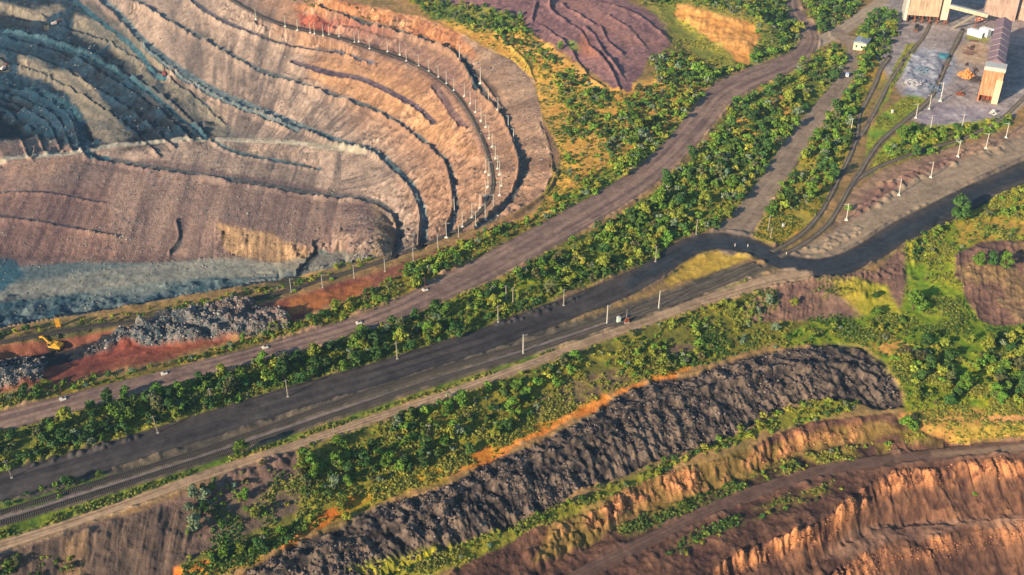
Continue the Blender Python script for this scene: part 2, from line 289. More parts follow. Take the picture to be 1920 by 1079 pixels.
def bench(P, wd, c1, c2, bund=1.7, zone='pit_road', side=-1, bw=2.2, k=1.0):
    wd = wd + 2.5; bund *= 1.25; c1 = tuple(np.array(c1) * .85); c2 = tuple(np.array(c2) * .92)
    P = np.array([(p[0], p[1], wd) for p in P], float); P = smooth_pts(P, 5); r = Reg(P, 40)
    d, s_, _ = sd_line(P, r(U), r(V)); n = r(NC_) * 2
    m = np.clip(.5 - (d - wd * .5 + n) / 2, 0, 1) * k * (r(pitm) > .3); paint(r, m, c1, c2, r(NB) + r(NC_), 1.5, zone if k > .8 else None)
    if bund:
        b = np.exp(-((s_ * side - wd * .5 - bw * .5) / bw) ** 2 * 1.2) * (d < wd * .5 + 12) * (r(pitm) > .3)
        REL[r.sl] += b * bund * np.clip(1 + 2.2 * r(NB) + 1.5 * r(ND), .15, 2)
G1, G2 = (92, 98, 100), (124, 124, 120)
bench([(600,14),(640,28),(700,48),(760,64),(815,82),(850,98),(872,122),(892,152),(915,186),(938,212),(958,245),(968,275),(978,310),(974,345),(955,378),(925,408),(895,428)], 8, (96,94,90), (120,112,104), 2.6)
bench([(870,118),(880,135),(890,152),(893,165)], 12, (44,58,70), (70,78,82), 1.5)
bench([(345,-10),(400,30),(460,58),(520,80),(580,93),(640,100),(700,118)], 6, (82,82,92), (112,104,108), 1.4)
bench([(550,118),(620,138),(680,150),(740,178),(785,205),(812,230)], 9, (92,76,88), (124,104,108), 1.2)
bench([(815,165),(835,190),(850,215),(868,235)], 12, (96,78,88), (124,100,104), 1.0, k=.8)
bench([(235,-10),(330,46),(400,84),(480,130),(540,150),(640,185),(700,205),(760,240),(800,270),(838,305),(850,350),(854,395),(842,436)], 8, G1, G2, 2.7)
bench([(180,-10),(230,35),(270,80),(350,140),(420,180),(500,212),(580,245),(640,268),(700,285),(745,320),(780,362),(795,410),(793,455)], 12, (88,104,110), (124,134,132), 2.8)
bench([(270,92),(340,148),(420,192),(500,225),(560,248)], 4, (88,104,110), (110,120,122), 2.0)
bench([(180,296),(300,318),(450,340),(600,366),(680,374),(722,388),(745,415),(750,445),(742,474)], 9, (84,84,86), (112,106,104), 1.6)
bench([(-60,302),(0,298),(150,286),(200,275),(300,265),(400,262),(550,268),(660,284),(700,288)], 5, (168,158,140), (184,172,152), 0)
bench([(400,266),(450,288),(520,302),(600,317)], 5, (74,96,104), (98,108,110), 1.0)
bench([(-60,398),(0,405),(100,420),(215,442)], 4, (76,70,78), (96,84,86), 1.2)
bench([(-60,366),(60,360),(120,366),(190,380)], 2, (76,70,78), (96,84,86), 1.0)
bench([(590,460),(594,474),(580,492),(560,512)], 6, (60,66,70), (84,84,82), 2.2, side=-1)
bench([(335,418),(340,448),(322,476)], 4, (60,60,66), (84,80,80), 1.6)
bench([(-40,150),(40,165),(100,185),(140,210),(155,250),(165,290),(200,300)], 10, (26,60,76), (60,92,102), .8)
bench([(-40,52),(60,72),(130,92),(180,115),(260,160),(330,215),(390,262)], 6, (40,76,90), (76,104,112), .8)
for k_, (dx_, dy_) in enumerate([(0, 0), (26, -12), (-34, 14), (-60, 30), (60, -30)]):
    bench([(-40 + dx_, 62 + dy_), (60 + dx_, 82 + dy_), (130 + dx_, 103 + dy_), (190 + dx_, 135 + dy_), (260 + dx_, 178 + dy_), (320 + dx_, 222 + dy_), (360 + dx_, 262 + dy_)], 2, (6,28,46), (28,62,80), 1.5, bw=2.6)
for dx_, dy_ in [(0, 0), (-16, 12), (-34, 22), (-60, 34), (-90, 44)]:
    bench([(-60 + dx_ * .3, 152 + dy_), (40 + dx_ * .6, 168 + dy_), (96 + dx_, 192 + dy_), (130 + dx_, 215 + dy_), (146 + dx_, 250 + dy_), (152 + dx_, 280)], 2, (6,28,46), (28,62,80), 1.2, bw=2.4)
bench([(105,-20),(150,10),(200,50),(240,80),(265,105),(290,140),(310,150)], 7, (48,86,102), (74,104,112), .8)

# relief of pit faces
pm = pitm * sstep(slope, .25, .7) * inner
REL += pm * (ST1 * 6.0 + np.abs(ST2) * 5.0 + NC_ * 2.2 + np.abs(NB) * 3 + np.abs(NC_) * 5 + np.abs(ND) * 2 - 2.4)
REL += pitm * inner * (NC_ * .9 + ND * .5)
_tm = pm * np.clip(.35 + 3.0 * fbm(XW, YW, 60, 2, 31), 0, 1); REL += _tm * 1.5 * np.sin((ZB + 9 * NA + 3 * NB) * 2 * math.pi / 5.5)
_cr = np.clip(fbm(XW, YW, 26, 3, 33) * 5 - .45, 0, 1) * pm; _cn = np.abs(_streak((XW + YW * .5) / 5, (YW - XW * .3) / 9, 35)); REL += _cr * (_cn * 14 - 1.5)
COLR[:] = COLR * (1 - _cr[..., None] * .55) + _cr[..., None] * .55 * (lin((86,76,76)) + (lin((190,166,140)) - lin((86,76,76))) * np.clip(.4 + 3 * (_cn - .15) + 2 * ND, 0, 1)[..., None])
r, m = poly(TEAL, 12, 6); REL[r.sl] += m * r(pitm) * (r(NB) * 5 + r(NC_) * 1.2)
r, m = poly([(-400,560),(0,560),(150,552),(260,565),(320,535),(420,524),(520,522),(400,560),(0,650),(-400,680)], 10, 6); REL[r.sl] += m * r(pitm) * (np.abs(r(NB)) * 7 + r(NC_) * 2.5)

# ---- vegetated slope east of the pit, sandy soil
VEG = []   # (name, polygon, density per 100 m2, (rmin,rmax), palette weights, label piece)
def soil(P, c1, c2, soft=8, na=10, zone=None, k=1, amp=1.8, n=None, nc=3):
    r, m = poly(P, soft, na, nc); m = m * k * (1 - r(pitm)); paint(r, m, c1, c2, r(NB) + .7 * r(NC_) if n is None else r(n), amp, zone)
def grass(P, k=1.0, soft=10, na=12):
    r, m = poly(P, soft, na, 5); GRASS[r.sl] = np.maximum(GRASS[r.sl], m * k * (1 - r(pitm)))
SL = [(700,-60),(770,10),(900,20),(990,30),(1060,110),(1130,165),(1220,150),(1300,80),(1420,120),(1350,180),(1300,260),(1200,330),(1080,400),(960,450),(900,450),(1040,380),(1045,280),(1020,160),(900,80),(800,30)]
soil(SL, (176,132,78), (208,164,98), 10, 8)
soil([(870,80),(960,110),(1010,150),(1040,260),(1090,300),(1060,360),(1000,400),(1045,330),(1030,250),(1000,150),(930,110)], (214,164,96), (196,150,84), 10, 10, k=.8)
soil([(1200,280),(1300,210),(1330,240),(1180,340),(1040,410),(1060,370)], (112,122,56), (150,148,66), 14, 14, k=.9)
soil([(930,150),(1000,150),(1010,250),(960,250)], (150,128,112), (176,146,120), 10, 8, k=.7)
soil([(700,-40),(980,20),(990,60),(880,55),(800,28)], (96,108,56), (140,134,72), 10, 10)
grass([(880,60),(1010,110),(1120,180),(1230,170),(1390,120),(1300,240),(1100,380),(1000,410),(1050,290),(990,150)], .45)
for P_, c1_, c2_ in (([(882,128,8),(905,146,9),(925,172,10),(942,200,6)], (84,70,66), (110,90,82)), ([(1016,236,6),(1032,262,12),(1042,292,18),(1045,322,14)], (86,70,66), (112,90,82)), ([(1046,330,4),(1030,362,5),(985,398,5),(930,428,5)], (86,70,62), (120,98,82)), ([(930,60,3),(985,112,3),(1003,150,3)], (110,84,66), (140,110,84))):
    r, m, d, s_, w_ = stroke(P_, 4, 2, 2); paint(r, m * .85, c1_, c2_, r(NB)); REL[r.sl] += np.exp(-((s_ + w_ * .5 + 2) / 2.5) ** 2) * (d < 9) * 1.4
# purple dumped plateau with ledges
r, m = poly(PURPLE, 3, 4, 3); paint(r, m, (106,80,84), (136,104,100), r(NB) + r(ND), 1.5, 'waste_plateau')
for A in ([(1065,-10),(1100,15),(1150,50),(1200,75),(1240,85)],):
    soil([(a_ - 20, b_ + 8) for a_, b_ in A] + [(a_ + 15, b_ - 8) for a_, b_ in A[::-1]], (150,112,100), (128,96,92), 16, 10, k=.5)
soil([(1060,78),(1075,76),(1088,88),(1085,98),(1070,98)], (120,128,70), (142,140,84), 5, 3)
soil([(1095,70),(1110,90),(1120,112),(1095,108),(1085,90)], (150,102,84), (164,112,90), 14, 6, k=.8)
def ledge(P, h, wd=2.0):
    """dumped layer edge: a lip that drops behind"""
    P = smooth_pts(np.array([(p[0], p[1], 0) for p in P], float), 5); r = Reg(P, 60); d, s_, _ = sd_line(P, r(U), r(V))
    lip = np.exp(-((s_ + wd) / (wd * 1.1)) ** 2) + .55 * np.clip(1 + (s_ + wd) / 26, 0, 1) * (s_ < -wd)
    REL[r.sl] += h * lip * (d < 27) * np.clip(1 + 2 * r(NB), .4, 1.6)
    k = np.exp(-((s_ - .5) / 1.6) ** 2) * (d < 3); paint(r, np.clip(k, 0, 1) * .6, (66,52,62), (80,60,66), r(NC_))
for P_, h_ in (([(1007,10),(1003,25),(1000,38)],1.5), ([(1010,45),(1030,55),(1045,70),(1062,84)],1.4), ([(1033,8),(1036,22),(1060,40),(1085,56),(1100,72),(1110,92),(1130,112),(1150,140),(1162,165)],1.7), ([(1098,55),(1115,66),(1124,82),(1135,102),(1152,122),(1163,136)],1.8), ([(1056,10),(1075,22),(1100,38),(1112,44)],1.3), ([(1130,54),(1140,75),(1155,92),(1165,100)],1.3), ([(1130,5),(1180,22),(1210,38),(1235,58),(1250,72)],1.5), ([(1145,32),(1175,50)],1.0), ([(1195,70),(1206,82)],1.0), ([(1075,100),(1090,125),(1110,148),(1130,162)],1.2)):
    ledge(P_, h_ * 1.0)
# sand hill and its surroundings
soil([(1140,-60),(1480,-60),(1500,50),(1500,90),(1420,130),(1330,120),(1280,80),(1240,40)], (116,118,62), (172,150,88), 10, 10)
soil([(1265,5),(1300,12),(1350,28),(1410,42),(1425,70),(1408,100),(1400,122),(1385,118),(1370,100),(1340,78),(1300,52),(1272,38)], (176,126,80), (206,154,100), 5, 7, 'sand_slope')
grass([(1140,-60),(1480,-60),(1500,50),(1440,20),(1300,0),(1250,30)], .8); grass([(1240,50),(1290,70),(1380,125),(1420,110),(1430,60),(1500,60),(1490,110),(1380,140),(1280,110)], .9)
# belt between the roads
BELT = [(-60,812),(100,778),(200,757),(420,700),(600,655),(700,618),(800,584),(950,518),(1050,465),(1150,414),(1280,325),(1340,250),(1370,200),(1440,160),(1500,125),(1530,100),(1590,90),(1590,130),(1555,175),(1520,215),(1480,260),(1450,310),(1410,375),(1370,420),(1320,432),(1270,450),(1230,482),(1180,508),(1080,542),(1000,577),(930,608),(850,634),(760,668),(700,690),(600,716),(450,765),(300,805),(150,850),(-60,900)]
soil(BELT, (92,96,48), (142,128,64), 8, 6)
soil([(900,560),(1050,490),(1180,430),(1280,370),(1330,330),(1300,400),(1180,480),(1050,540)], (120,128,52), (160,150,66), 20, 14, k=.8)
soil([(1385,212),(1430,200),(1480,205),(1482,225),(1450,250),(1400,268),(1385,245)], (208,154,86), (190,150,84), 8, 8)
soil([(1425,165),(1470,168),(1480,185),(1440,198),(1422,185)], (196,140,96), (180,134,88), 6, 6)
soil([(1450,120),(1500,105),(1510,120),(1450,150)], (190,150,90), (170,140,84), 6, 6, k=.8)
grass(BELT, .8)
# strip between pit railway and haul road
STRIP = [(-60,745),(100,735),(300,690),(480,632),(600,590),(700,545),(790,490),(900,440),(1000,408),(1080,385),(1090,398),(1000,440),(900,485),(800,530),(700,580),(500,638),(300,695),(100,745),(-60,785)]
soil(STRIP, (112,98,52), (150,118,66), 8, 6); grass(STRIP, .7)
soil([(-60,652),(100,635),(200,622),(400,590),(560,552),(720,505),(800,478),(905,435),(985,402),(900,445),(800,492),(700,545),(560,600),(-60,745)], (112,72,62), (140,92,74), 8, 6)
soil([(-60,690),(120,664),(300,632),(480,580),(600,545),(680,520),(640,560),(560,600),(480,628),(300,676),(100,722),(-60,745)], (100,54,50), (126,72,60), 8, 6, k=.9)
soil([(540,560),(620,545),(700,525),(690,545),(600,580),(540,590)], (138,86,60), (160,104,68), 6, 4, k=.9)
soil([(-60,640),(200,600),(400,570),(540,540),(560,550),(400,585),(200,618),(-60,660)], (78,76,52), (106,90,64), 6, 5)
# ore heaps
HEAPS = [([(160,668),(190,640),(240,620),(300,590),(380,575),(450,572),(500,580),(545,600),(540,618),(480,632),(400,640),(340,652),(280,650),(240,640),(200,660)], 120), ([(-40,690),(30,675),(90,680),(80,712),(20,730),(-40,730)], 40)]
for P_, n_ in HEAPS:
    r, m = poly(P_, 5, 4, 3); paint(r, m, (70,80,86), (122,116,112), r(NB) * .6 + r(NC_) + r(ND), 1.8, 'ore_heap')
    REL[r.sl] += m * (1.2 + 4.5 * np.abs(_streak((r(XW) * .80 + r(YW) * .6) / 8.5, (r(YW) * .8 - r(XW) * .6) / 16, 5)) * 2 + r(NC_) * 1.2 + r(ND) * .6)
soil([(380,575),(500,580),(545,600),(520,622),(430,620)], (120,92,84), (150,112,98), 8, 6, k=.45, n=NC_)
soil([(-20,692),(60,668),(130,655),(205,632),(226,640),(190,662),(110,682),(20,706),(-20,710)], (34,38,46), (58,54,56), 4, 4)  # shade inside the excavator cut, painted as a dark band on the ground
# purple/brown verge
soil([(920,610),(1060,560),(1090,560),(1000,590),(930,622)], (120,96,80), (140,112,92), 6, 4, k=.8)
# between coal road and rails
soil([(-60,960),(300,852),(600,752),(900,658),(1130,586),(1250,545),(1400,490),(1450,500),(1400,540),(1200,610),(900,700),(600,800),(300,905),(-60,1030)], (80,74,66), (104,92,78), 6, 4)
soil([(1230,520),(1290,478),(1360,462),(1420,468),(1415,485),(1340,505),(1260,535)], (176,146,78), (150,126,74), 5, 4)
soil([(-60,1006),(0,990),(200,930),(400,866),(640,786),(800,731),(980,674),(1130,624),(1290,569),(1360,540),(1400,524),(1390,538),(1200,602),(980,682),(850,726),(550,826),(250,930),(100,982),(-60,1030)], (84,104,44), (136,132,58), 3, 3); grass([(-60,1012),(200,934),(640,790),(980,678),(1290,572),(1400,526),(1390,538),(980,684),(550,828),(100,984),(-60,1030)], 1.0, 4, 3)
soil([(0,940),(60,935),(200,890),(190,900),(60,950),(0,960)], (70,92,44), (100,108,54), 3, 3); 
# triangle between branch road and rails
soil([(1405,452),(1420,400),(1460,345),(1500,290),(1560,210),(1600,140),(1620,90),(1650,40),(1700,60),(1690,110),(1640,170),(1612,230),(1600,280),(1570,345),(1535,405),(1500,440),(1450,468)], (150,134,72), (172,128,66), 8, 6); grass([(1405,452),(1500,290),(1600,140),(1640,170),(1600,280),(1535,405),(1450,468)], .6)
# industrial yard
YARD = [(1640,40),(1680,-60),(2300,-60),(2300,150),(1960,170),(1900,215),(1860,250),(1780,240),(1700,222),(1700,190),(1660,140),(1640,100)]
soil(YARD, (134,122,120), (160,148,142), 8, 4, 'yard')
soil([(1690,95),(1730,90),(1800,100),(1790,140),(1760,185),(1700,180),(1690,150)], (122,124,134), (164,162,168), 8, 8, 'yard', n=NC_, k=.9)
soil([(1780,100),(1850,60),(1850,120),(1800,120)], (170,140,112), (180,156,130), 10, 8, k=.7)
soil([(1765,200),(1860,195),(1900,215),(1850,240),(1760,245),(1720,225)], (140,128,134), (158,148,150), 8, 6, k=.9)
soil([(1700,85),(1728,78),(1700,120),(1672,170),(1650,210),(1640,200),(1660,160),(1680,120)], (120,128,64), (156,146,80), 4, 4); grass([(1700,85),(1725,80),(1650,210),(1640,200)], .8, 4, 4)
soil([(1640,225),(1700,180),(1745,186),(1650,262),(1625,290),(1625,262)], (110,134,60), (150,150,70), 5, 5); grass([(1640,225),(1700,180),(1740,188),(1650,262),(1625,290)], 1)
soil([(1640,300),(1660,270),(1700,240),(1760,235),(1880,222),(1900,235),(1780,275),(1700,292),(1630,325)], (120,138,58), (160,156,70), 6, 6); grass([(1640,300),(1700,240),(1780,240),(1780,275),(1630,325)], 1)
soil([(1815,62),(1860,62),(1850,78),(1815,75)], (140,138,84), (150,146,96), 4, 3)
# ground between rails and sand lane
soil([(1500,470),(1560,430),(1600,360),(1650,320),(1750,285),(1880,250),(1950,215),(2100,180),(2100,260),(1900,300),(1750,350),(1640,410),(1560,455)], (124,100,86), (150,122,102), 8, 6)
soil([(1600,400),(1620,360),(1700,325),(1790,290),(1800,310),(1700,350),(1640,400),(1600,430)], (104,80,76), (128,98,88), 10, 8, k=.8)
# south of the track
soil([(-60,1055),(300,940),(420,890),(560,840),(620,830),(600,900),(560,1010),(380,1080),(340,1200),(-60,1200)], (86,72,68), (116,94,84), 12, 16)
soil([(-60,1065),(80,1018),(300,950),(380,960),(360,1000),(330,1200),(-60,1200)], (62,54,52), (100,84,74), 8, 6, n=ST2, k=.9)
soil([(120,1010),(170,1000),(160,1130),(110,1130)], (110,88,70), (126,104,82), 14, 8, k=.7)
SOUTH = [(560,850),(700,795),(850,745),(980,700),(1100,655),(1200,622),(1300,585),(1380,560),(1420,540),(1450,540),(1500,600),(1680,580),(1700,640),(1700,740),(1620,640),(1450,645),(1300,690),(1150,730),(1000,815),(840,895),(640,970),(560,1000),(480,1060),(340,1100),(340,1060),(560,960)]
soil(SOUTH, (100,98,52), (146,122,66), 10, 8); grass(SOUTH, .8)
soil([(1430,540),(1520,525),(1640,508),(1690,470),(1720,430),(1720,520),(1690,580),(1600,600),(1400,604),(1380,580)], (112,86,80), (134,106,92), 6, 5)
soil([(1558,530),(1600,525),(1660,540),(1690,590),(1620,590),(1575,560)], (150,146,60), (170,146,72), 10, 8, k=.85)
soil([(1000,755),(1060,715),(1180,690),(1290,640),(1310,650),(1180,712),(1090,760),(1010,790)], (104,80,76), (124,96,86), 8, 8, k=.85)
soil([(400,900),(560,850),(600,870),(580,930),(420,990),(370,960)], (96,78,72), (120,98,86), 20, 20, k=.85)
grass([(400,960),(520,900),(640,860),(640,960),(560,1000),(400,1050)], .5, 20, 16)
# orange clay strip above the dark heap
OR = [(330,1066),(480,1035),(560,1000),(660,930),(800,884),(880,862),(960,815),(1060,775),(1130,742),(1240,700),(1290,680),(1310,692),(1220,722),(1140,756),(1060,800),(960,848),(880,885),(800,910),(690,935),(580,1000),(480,1060),(330,1100)]
soil(OR, (186,108,62), (212,142,84), 6, 12, nc=6, k=.92)
soil([(700,905),(760,895),(840,870),(840,905),(740,935),(640,965)], (140,132,58), (170,140,66), 10, 10, k=.55)
# right hand meadow
MEAD = [(1690,455),(1720,430),(1790,410),(1930,330),(2300,330),(2300,760),(1930,780),(1700,790),(1690,700),(1640,650),(1560,640),(1450,650),(1520,605),(1690,590),(1705,520)]
soil(MEAD, (104,124,50), (158,146,68), 10, 8); grass(MEAD, 1.0)
soil([(1800,420),(1860,385),(1950,370),(1950,430),(1860,460),(1800,450)], (196,150,88), (170,140,80), 14, 12, k=.8)
soil([(1610,620),(1660,620),(1700,650),(1760,670),(1740,690),(1680,665),(1640,650)], (206,150,100), (184,132,90), 8, 8, k=.85)
soil([(1790,480),(1840,455),(1930,450),(2300,440),(2300,640),(1930,612),(1870,610),(1835,600),(1815,560),(1790,520)], (104,80,74), (136,104,90), 5, 4, 'waste_plateau')
soil([(1690,775),(1760,768),(1850,770),(1930,770),(2300,760),(2300,850),(1930,828),(1800,830),(1700,826),(1680,800)], (168,120,84), (202,150,104), 10, 12)
soil([(1780,790),(1840,800),(1930,790),(1930,820),(1800,826)], (150,138,74), (170,140,84), 10, 8, k=.6)
grass([(1700,775),(1800,785),(1930,790),(1930,826),(1800,830),(1690,826)], .75, 16, 16); grass([(1235,0),(1262,0),(1300,55),(1400,125),(1380,140),(1280,90)], .9)
# spoil heap
r, m = poly(SPOIL, 3, 5, 4); paint(r, m, (50,45,46), (104,90,80), r(NB) * .5 + r(NC_) + 1.3 * r(ND), 1.7, 'spoil_heap')
hs, hc = math.sin(math.radians(28)), math.cos(math.radians(28))
sa = XW * hc + YW * hs + 7 * NA; sb = -XW * hs + YW * hc; sa = sa + 3 * NB
rid = np.abs(_streak(sa / 5.5 + sb / 16, sb / 34, 8)) * 2; rid2 = np.abs(_streak(sa / 2.2 + sb / 5, sb / 9, 9)) * 2
REL[r.sl] += m * (.5 - np.clip(r(rid), 0, .5)) * 2.4 * np.clip(.75 + 2.2 * r(NA), .25, 1.3) + m * (1 - r(rid2)) * 1.0 + m * r(NC_) * 1.3 + m * r(ND) * .7 - m * 2.6
# heap flank on the south side leans to the camera
# terraces
TER = [(780,1140),(860,1058),(960,1006),(1050,972),(1130,948),(1165,910),(1250,882),(1320,868),(1400,842),(1450,815),(1520,790),(1600,782),(1670,774),(1700,800),(1800,832),(1930,826),(2300,820),(2300,1500),(780,1500)]
r, m = poly(TER, 3, 3, 3); paint(r, m, (70,51,47), (108,80,66), r(NB) + r(NC_), 1.7, 'rock_terraces')
ter = np.zeros(U.shape); ter[r.sl] = m
soil([(1040,960),(1300,870),(1450,830),(1560,800),(1660,790),(1700,812),(1500,850),(1300,940),(1200,970),(1100,1020),(1000,1060)], (120,104,58), (146,120,72), 10, 8, k=.6); grass([(1150,990),(1300,930),(1450,870),(1520,850),(1680,830),(1660,850),(1500,885),(1300,960),(1180,1010)], .8); grass([(1300,1000),(1420,950),(1560,905),(1560,920),(1400,980),(1250,1040)], .7)
grass([(640,1050),(900,1005),(1100,930),(1260,865),(1420,800),(1520,755),(1610,748),(1590,770),(1450,800),(1300,855),(1150,925),(960,1010),(800,1080)], 1)
soil([(640,1060),(900,1008),(1100,930),(1260,865),(1420,800),(1520,752),(1610,746),(1600,770),(1450,805),(1300,858),(1150,925),(960,1012),(800,1090)], (116,112,56), (150,136,66), 6, 6)
TOPS = [[(800,1120),(860,1062),(960,1012),(1050,976),(1130,952),(1165,912),(1250,886),(1320,872),(1400,845),(1450,818),(1520,792),(1600,785),(1670,777)],
        [(1240,1150),(1320,1080),(1380,1035),(1455,1010),(1520,990),(1580,948),(1612,912),(1660,890),(1720,880),(1800,870),(1860,864),(1960,860)],
        [(1500,1130),(1560,1075),(1590,1050),(1640,1024),(1690,1004),(1760,1004),(1800,984),(1860,978),(1960,976)]]
tband = np.zeros(U.shape)
for P_, w_ in zip(TOPS, (40, 34, 44)):
    q = Reg(P_, 110); d, s_, _ = sd_line(P_, q(U), q(V)); tband[q.sl] = np.maximum(tband[q.sl], (1 - sstep(-s_ + 26 * q(NB), w_ * .7, w_ * 1.3)) * (s_ < 3))
faces = (sstep(slope, .4, .85) * (ter > .3) * inner)
fm = (faces * (.12 + .88 * tband) * np.clip(.7 + 3.5 * NB + 1.5 * NC_, .05, 1))[..., None]; t = np.clip(.5 + 2.6 * (.6 * NC_ + ND + .5 * NB), 0, 1)[..., None]
COLR[:] = COLR * (1 - fm) + fm * (lin((112,76,62)) * (1 - t) + lin((182,128,94)) * t)
GRASS *= 1 - faces
rr = _streak(XW / 2.4 + YW / 9, ZB / 9 + YW / 30, 12)
dil = faces.copy()
for _ in range(3): dil = np.maximum(dil, np.maximum(np.roll(dil, 2, 0), np.roll(dil, -2, 0)) * .8)
rv = _streak((XW + YW * .25) / 3.6 + NB, ZB / 16 + 3, 15)
REL += dil * ((.15 + .85 * tband) * (np.abs(rv) * 8.5 * np.clip(1 + 2.5 * NB, .3, 1.8) + NC_ * 2.2 + ND * 1.0) + (1 - tband) * rr * 2.2 + NB * 2 - 1.5)
REL += ter * inner * (NB * .8 + NC_ * .9 + ND * .5)
r, m = poly([(-60,1065),(80,1018),(300,950),(380,960),(360,1000),(330,1200),(-60,1200)], 8, 5)
REL[r.sl] += m * (np.abs(_streak(r(XW) / 4.5, r(YW) / 30, 14)) * 3.2 + r(NC_) * 1.2)
soil([(1600,985),(1700,975),(1920,965),(1920,1000),(1800,985),(1760,1008),(1690,1008),(1600,1050),(1540,1040)], (112,86,76), (132,104,88), 8, 6, k=.8)

for P_ in ([(1790,480),(1840,455),(1930,450),(2300,440),(2300,640),(1930,612),(1870,610),(1835,600),(1815,560),(1790,520)], [(1430,540),(1520,525),(1640,508),(1690,470),(1720,430),(1720,500),(1690,530),(1640,560),(1560,560),(1500,604),(1400,604),(1380,580)]):
    r, m = poly(P_, 7, 10); GRASS[r.sl] = GRASS[r.sl] * (1 - m) + m * .22 * (r(NB) > .02); REL[r.sl] += m * (np.abs(_streak(r(XW) / 3.5 - r(YW) / 12, r(YW) / 26, 51)) * 3.4 + r(NC_) * 1.6 + np.abs(r(ND)) * 1.2); COLR[r.sl] *= (1 - .12 * m)[..., None] * np.array([1, 1.02, .98])
r, m = poly([(1265,5),(1300,12),(1350,28),(1410,42),(1425,70),(1408,100),(1400,122),(1385,118),(1370,100),(1340,78),(1300,52),(1272,38)], 8, 6); REL[r.sl] += m * (np.abs(_streak((r(XW) - r(YW) * .3) / 5, r(YW) / 22, 21)) * 1.8 + r(NB) * 4); GRASS[r.sl] *= 1 - .8 * m
# ---- roads on top
def road(P, c1, c2, zone, soft=3, na=1.0, nc=1.0, scale=1.0, bund=0.0, ruts=1.0, flat=True, k=1.0, bj=1.0):
    r, m, d, s_, w_ = stroke(P, soft, na, nc, scale); w_ = np.maximum(w_ * scale, 1)
    t = s_ / w_; rut = (np.cos(t * 2 * math.pi * 3) * .12 + vnoise(t * 14, (r(XW) + r(YW)) / 60) * .5 - .25) * ruts
    m = m * k
    paint(r, m, c1, c2, r(NB) * .6 + rut + .4 * r(NC_), 1.6, zone if k > .8 else None)
    if flat: REL[r.sl] *= (1 - m); GRASS[r.sl] *= (1 - m)
    if bund:
        b = np.exp(-((d - 3.5) / 3.0) ** 2); REL[r.sl] += b * bund * np.clip(.55 + 3.2 * r(NB) * bj + 2.4 * r(NC_), 0, 2.2)
        k_ = np.clip(b * 1.2, 0, 1) * .7 * np.clip(.5 + 3 * r(NB), 0, 1); paint(r, k_, tuple(np.array(c1) * 1.05), tuple(np.minimum(np.array(c2) * 1.25, 255)), r(NC_))
road(UPROAD, (140,124,108), (160,142,122), 'dirt_road')
road(HAUL, (100,82,78), (132,110,98), 'haul_road', bund=1.0, ruts=2.0)
road(LANE, (128,112,96), (152,132,112), 'coal_road', 8, 4, 2, k=.95)
road(BRANCH, (116,100,88), (138,120,104), 'dirt_road', bund=.3)
road(DARK, (46,43,46), (74,68,66), 'coal_road', bund=1.2)
road(COAL, (38,44,52), (50,54,60), 'coal_road', 12, 3, 2, ruts=1.2, k=.9)
road(TRACK, (128,108,90), (164,138,114), 'dirt_track', bund=.35, ruts=2, scale=.9)
road(LOWTRACK, (84,66,60), (104,82,72), 'dirt_track', 4, 3, 2, bund=.4)
road([(1750,852,8),(1850,846,12),(1940,836,16)], (136,112,92), (150,126,104), 'dirt_track', 6, 3, 2, k=.7)
for P_, w_ in ((R1, 8.5), (R2, 9), (R3, 10), (R4, 10), (R5, 8), (R6, 7), (RPIT, 8)):
    road([(p[0], p[1], w_) for p in P_], (36,35,40), (58,54,56), 'railway_bed', 2.5, .5, .5, ruts=0)
soil([(-60,985),(0,970),(200,909),(400,846),(640,764),(980,656),(1130,607),(1290,552),(1290,556),(980,661),(640,769),(200,914),(-60,992)], (112,100,98), (136,122,116), 3, .5, 'railway_bed', k=.9)
# rubble banks
def bumps(P, n, r0, r1, h, seed, el=1.0, ang_=0.0):
    g = np.random.default_rng(seed); P = np.array(P, float); k = 0
    lo, hi = P.min(0), P.max(0); BM = np.zeros(U.shape)
    while k < n:
        u_, v_ = g.uniform(lo[0], hi[0]), g.uniform(lo[1], hi[1])
        if sd_poly(P, np.array([u_]), np.array([v_]))[0] > 0: continue
        k += 1; x_, y_ = px2world(u_, v_, float(base_z(np.array([u_]), np.array([v_]))[0])); R = g.uniform(r0, r1)
        pr = R * 3 * 5 * max(1, el); q = Reg([(u_ - pr, v_ - pr), (u_ + pr, v_ + pr)], 1)
        ax_ = (q(XW) - x_) * math.cos(ang_) + (q(YW) - y_) * math.sin(ang_); ay_ = -(q(XW) - x_) * math.sin(ang_) + (q(YW) - y_) * math.cos(ang_)
        d2 = (ax_ / (R * el)) ** 2 + (ay_ / R) ** 2; d2 = d2 * (1 + 1.2 * q(NC_))
        BM[q.sl] = np.maximum(BM[q.sl], g.uniform(.5, 1) * h * (np.clip(1 - d2, 0, 1) ** 1.2) * (1 + .5 * q(ND)))
    REL[:] += BM
CREST = [(430,1110,1),(560,1050,1),(700,1000,1),(800,960,1),(900,915,1),(1000,870,1),(1100,820,1),(1200,765,1),(1300,735,1),(1400,705,1),(1500,690,1),(1580,690,1),(1640,710,1)]
_before = REL.copy(); bumps(SPOIL, 170, 1.6, 3.4, 1.9, 12, 1.8, math.radians(-50)); bumps(SPOIL, 240, .7, 1.5, .9, 13, 1.4, math.radians(-62))
r_s, m_s = poly([(u_, v_ + 3) for u_, v_ in SPOIL], 8, 3); _k = np.zeros(U.shape); _k[r_s.sl] = m_s; q = Reg(SPOIL, 30)
_d, _s, _ = sd_line(smooth_pts(CREST, 4), q(U), q(V)); _s = _s + q(NB) * 26 + q(NC_) * 8; _w = sstep(_s, -10, 6)
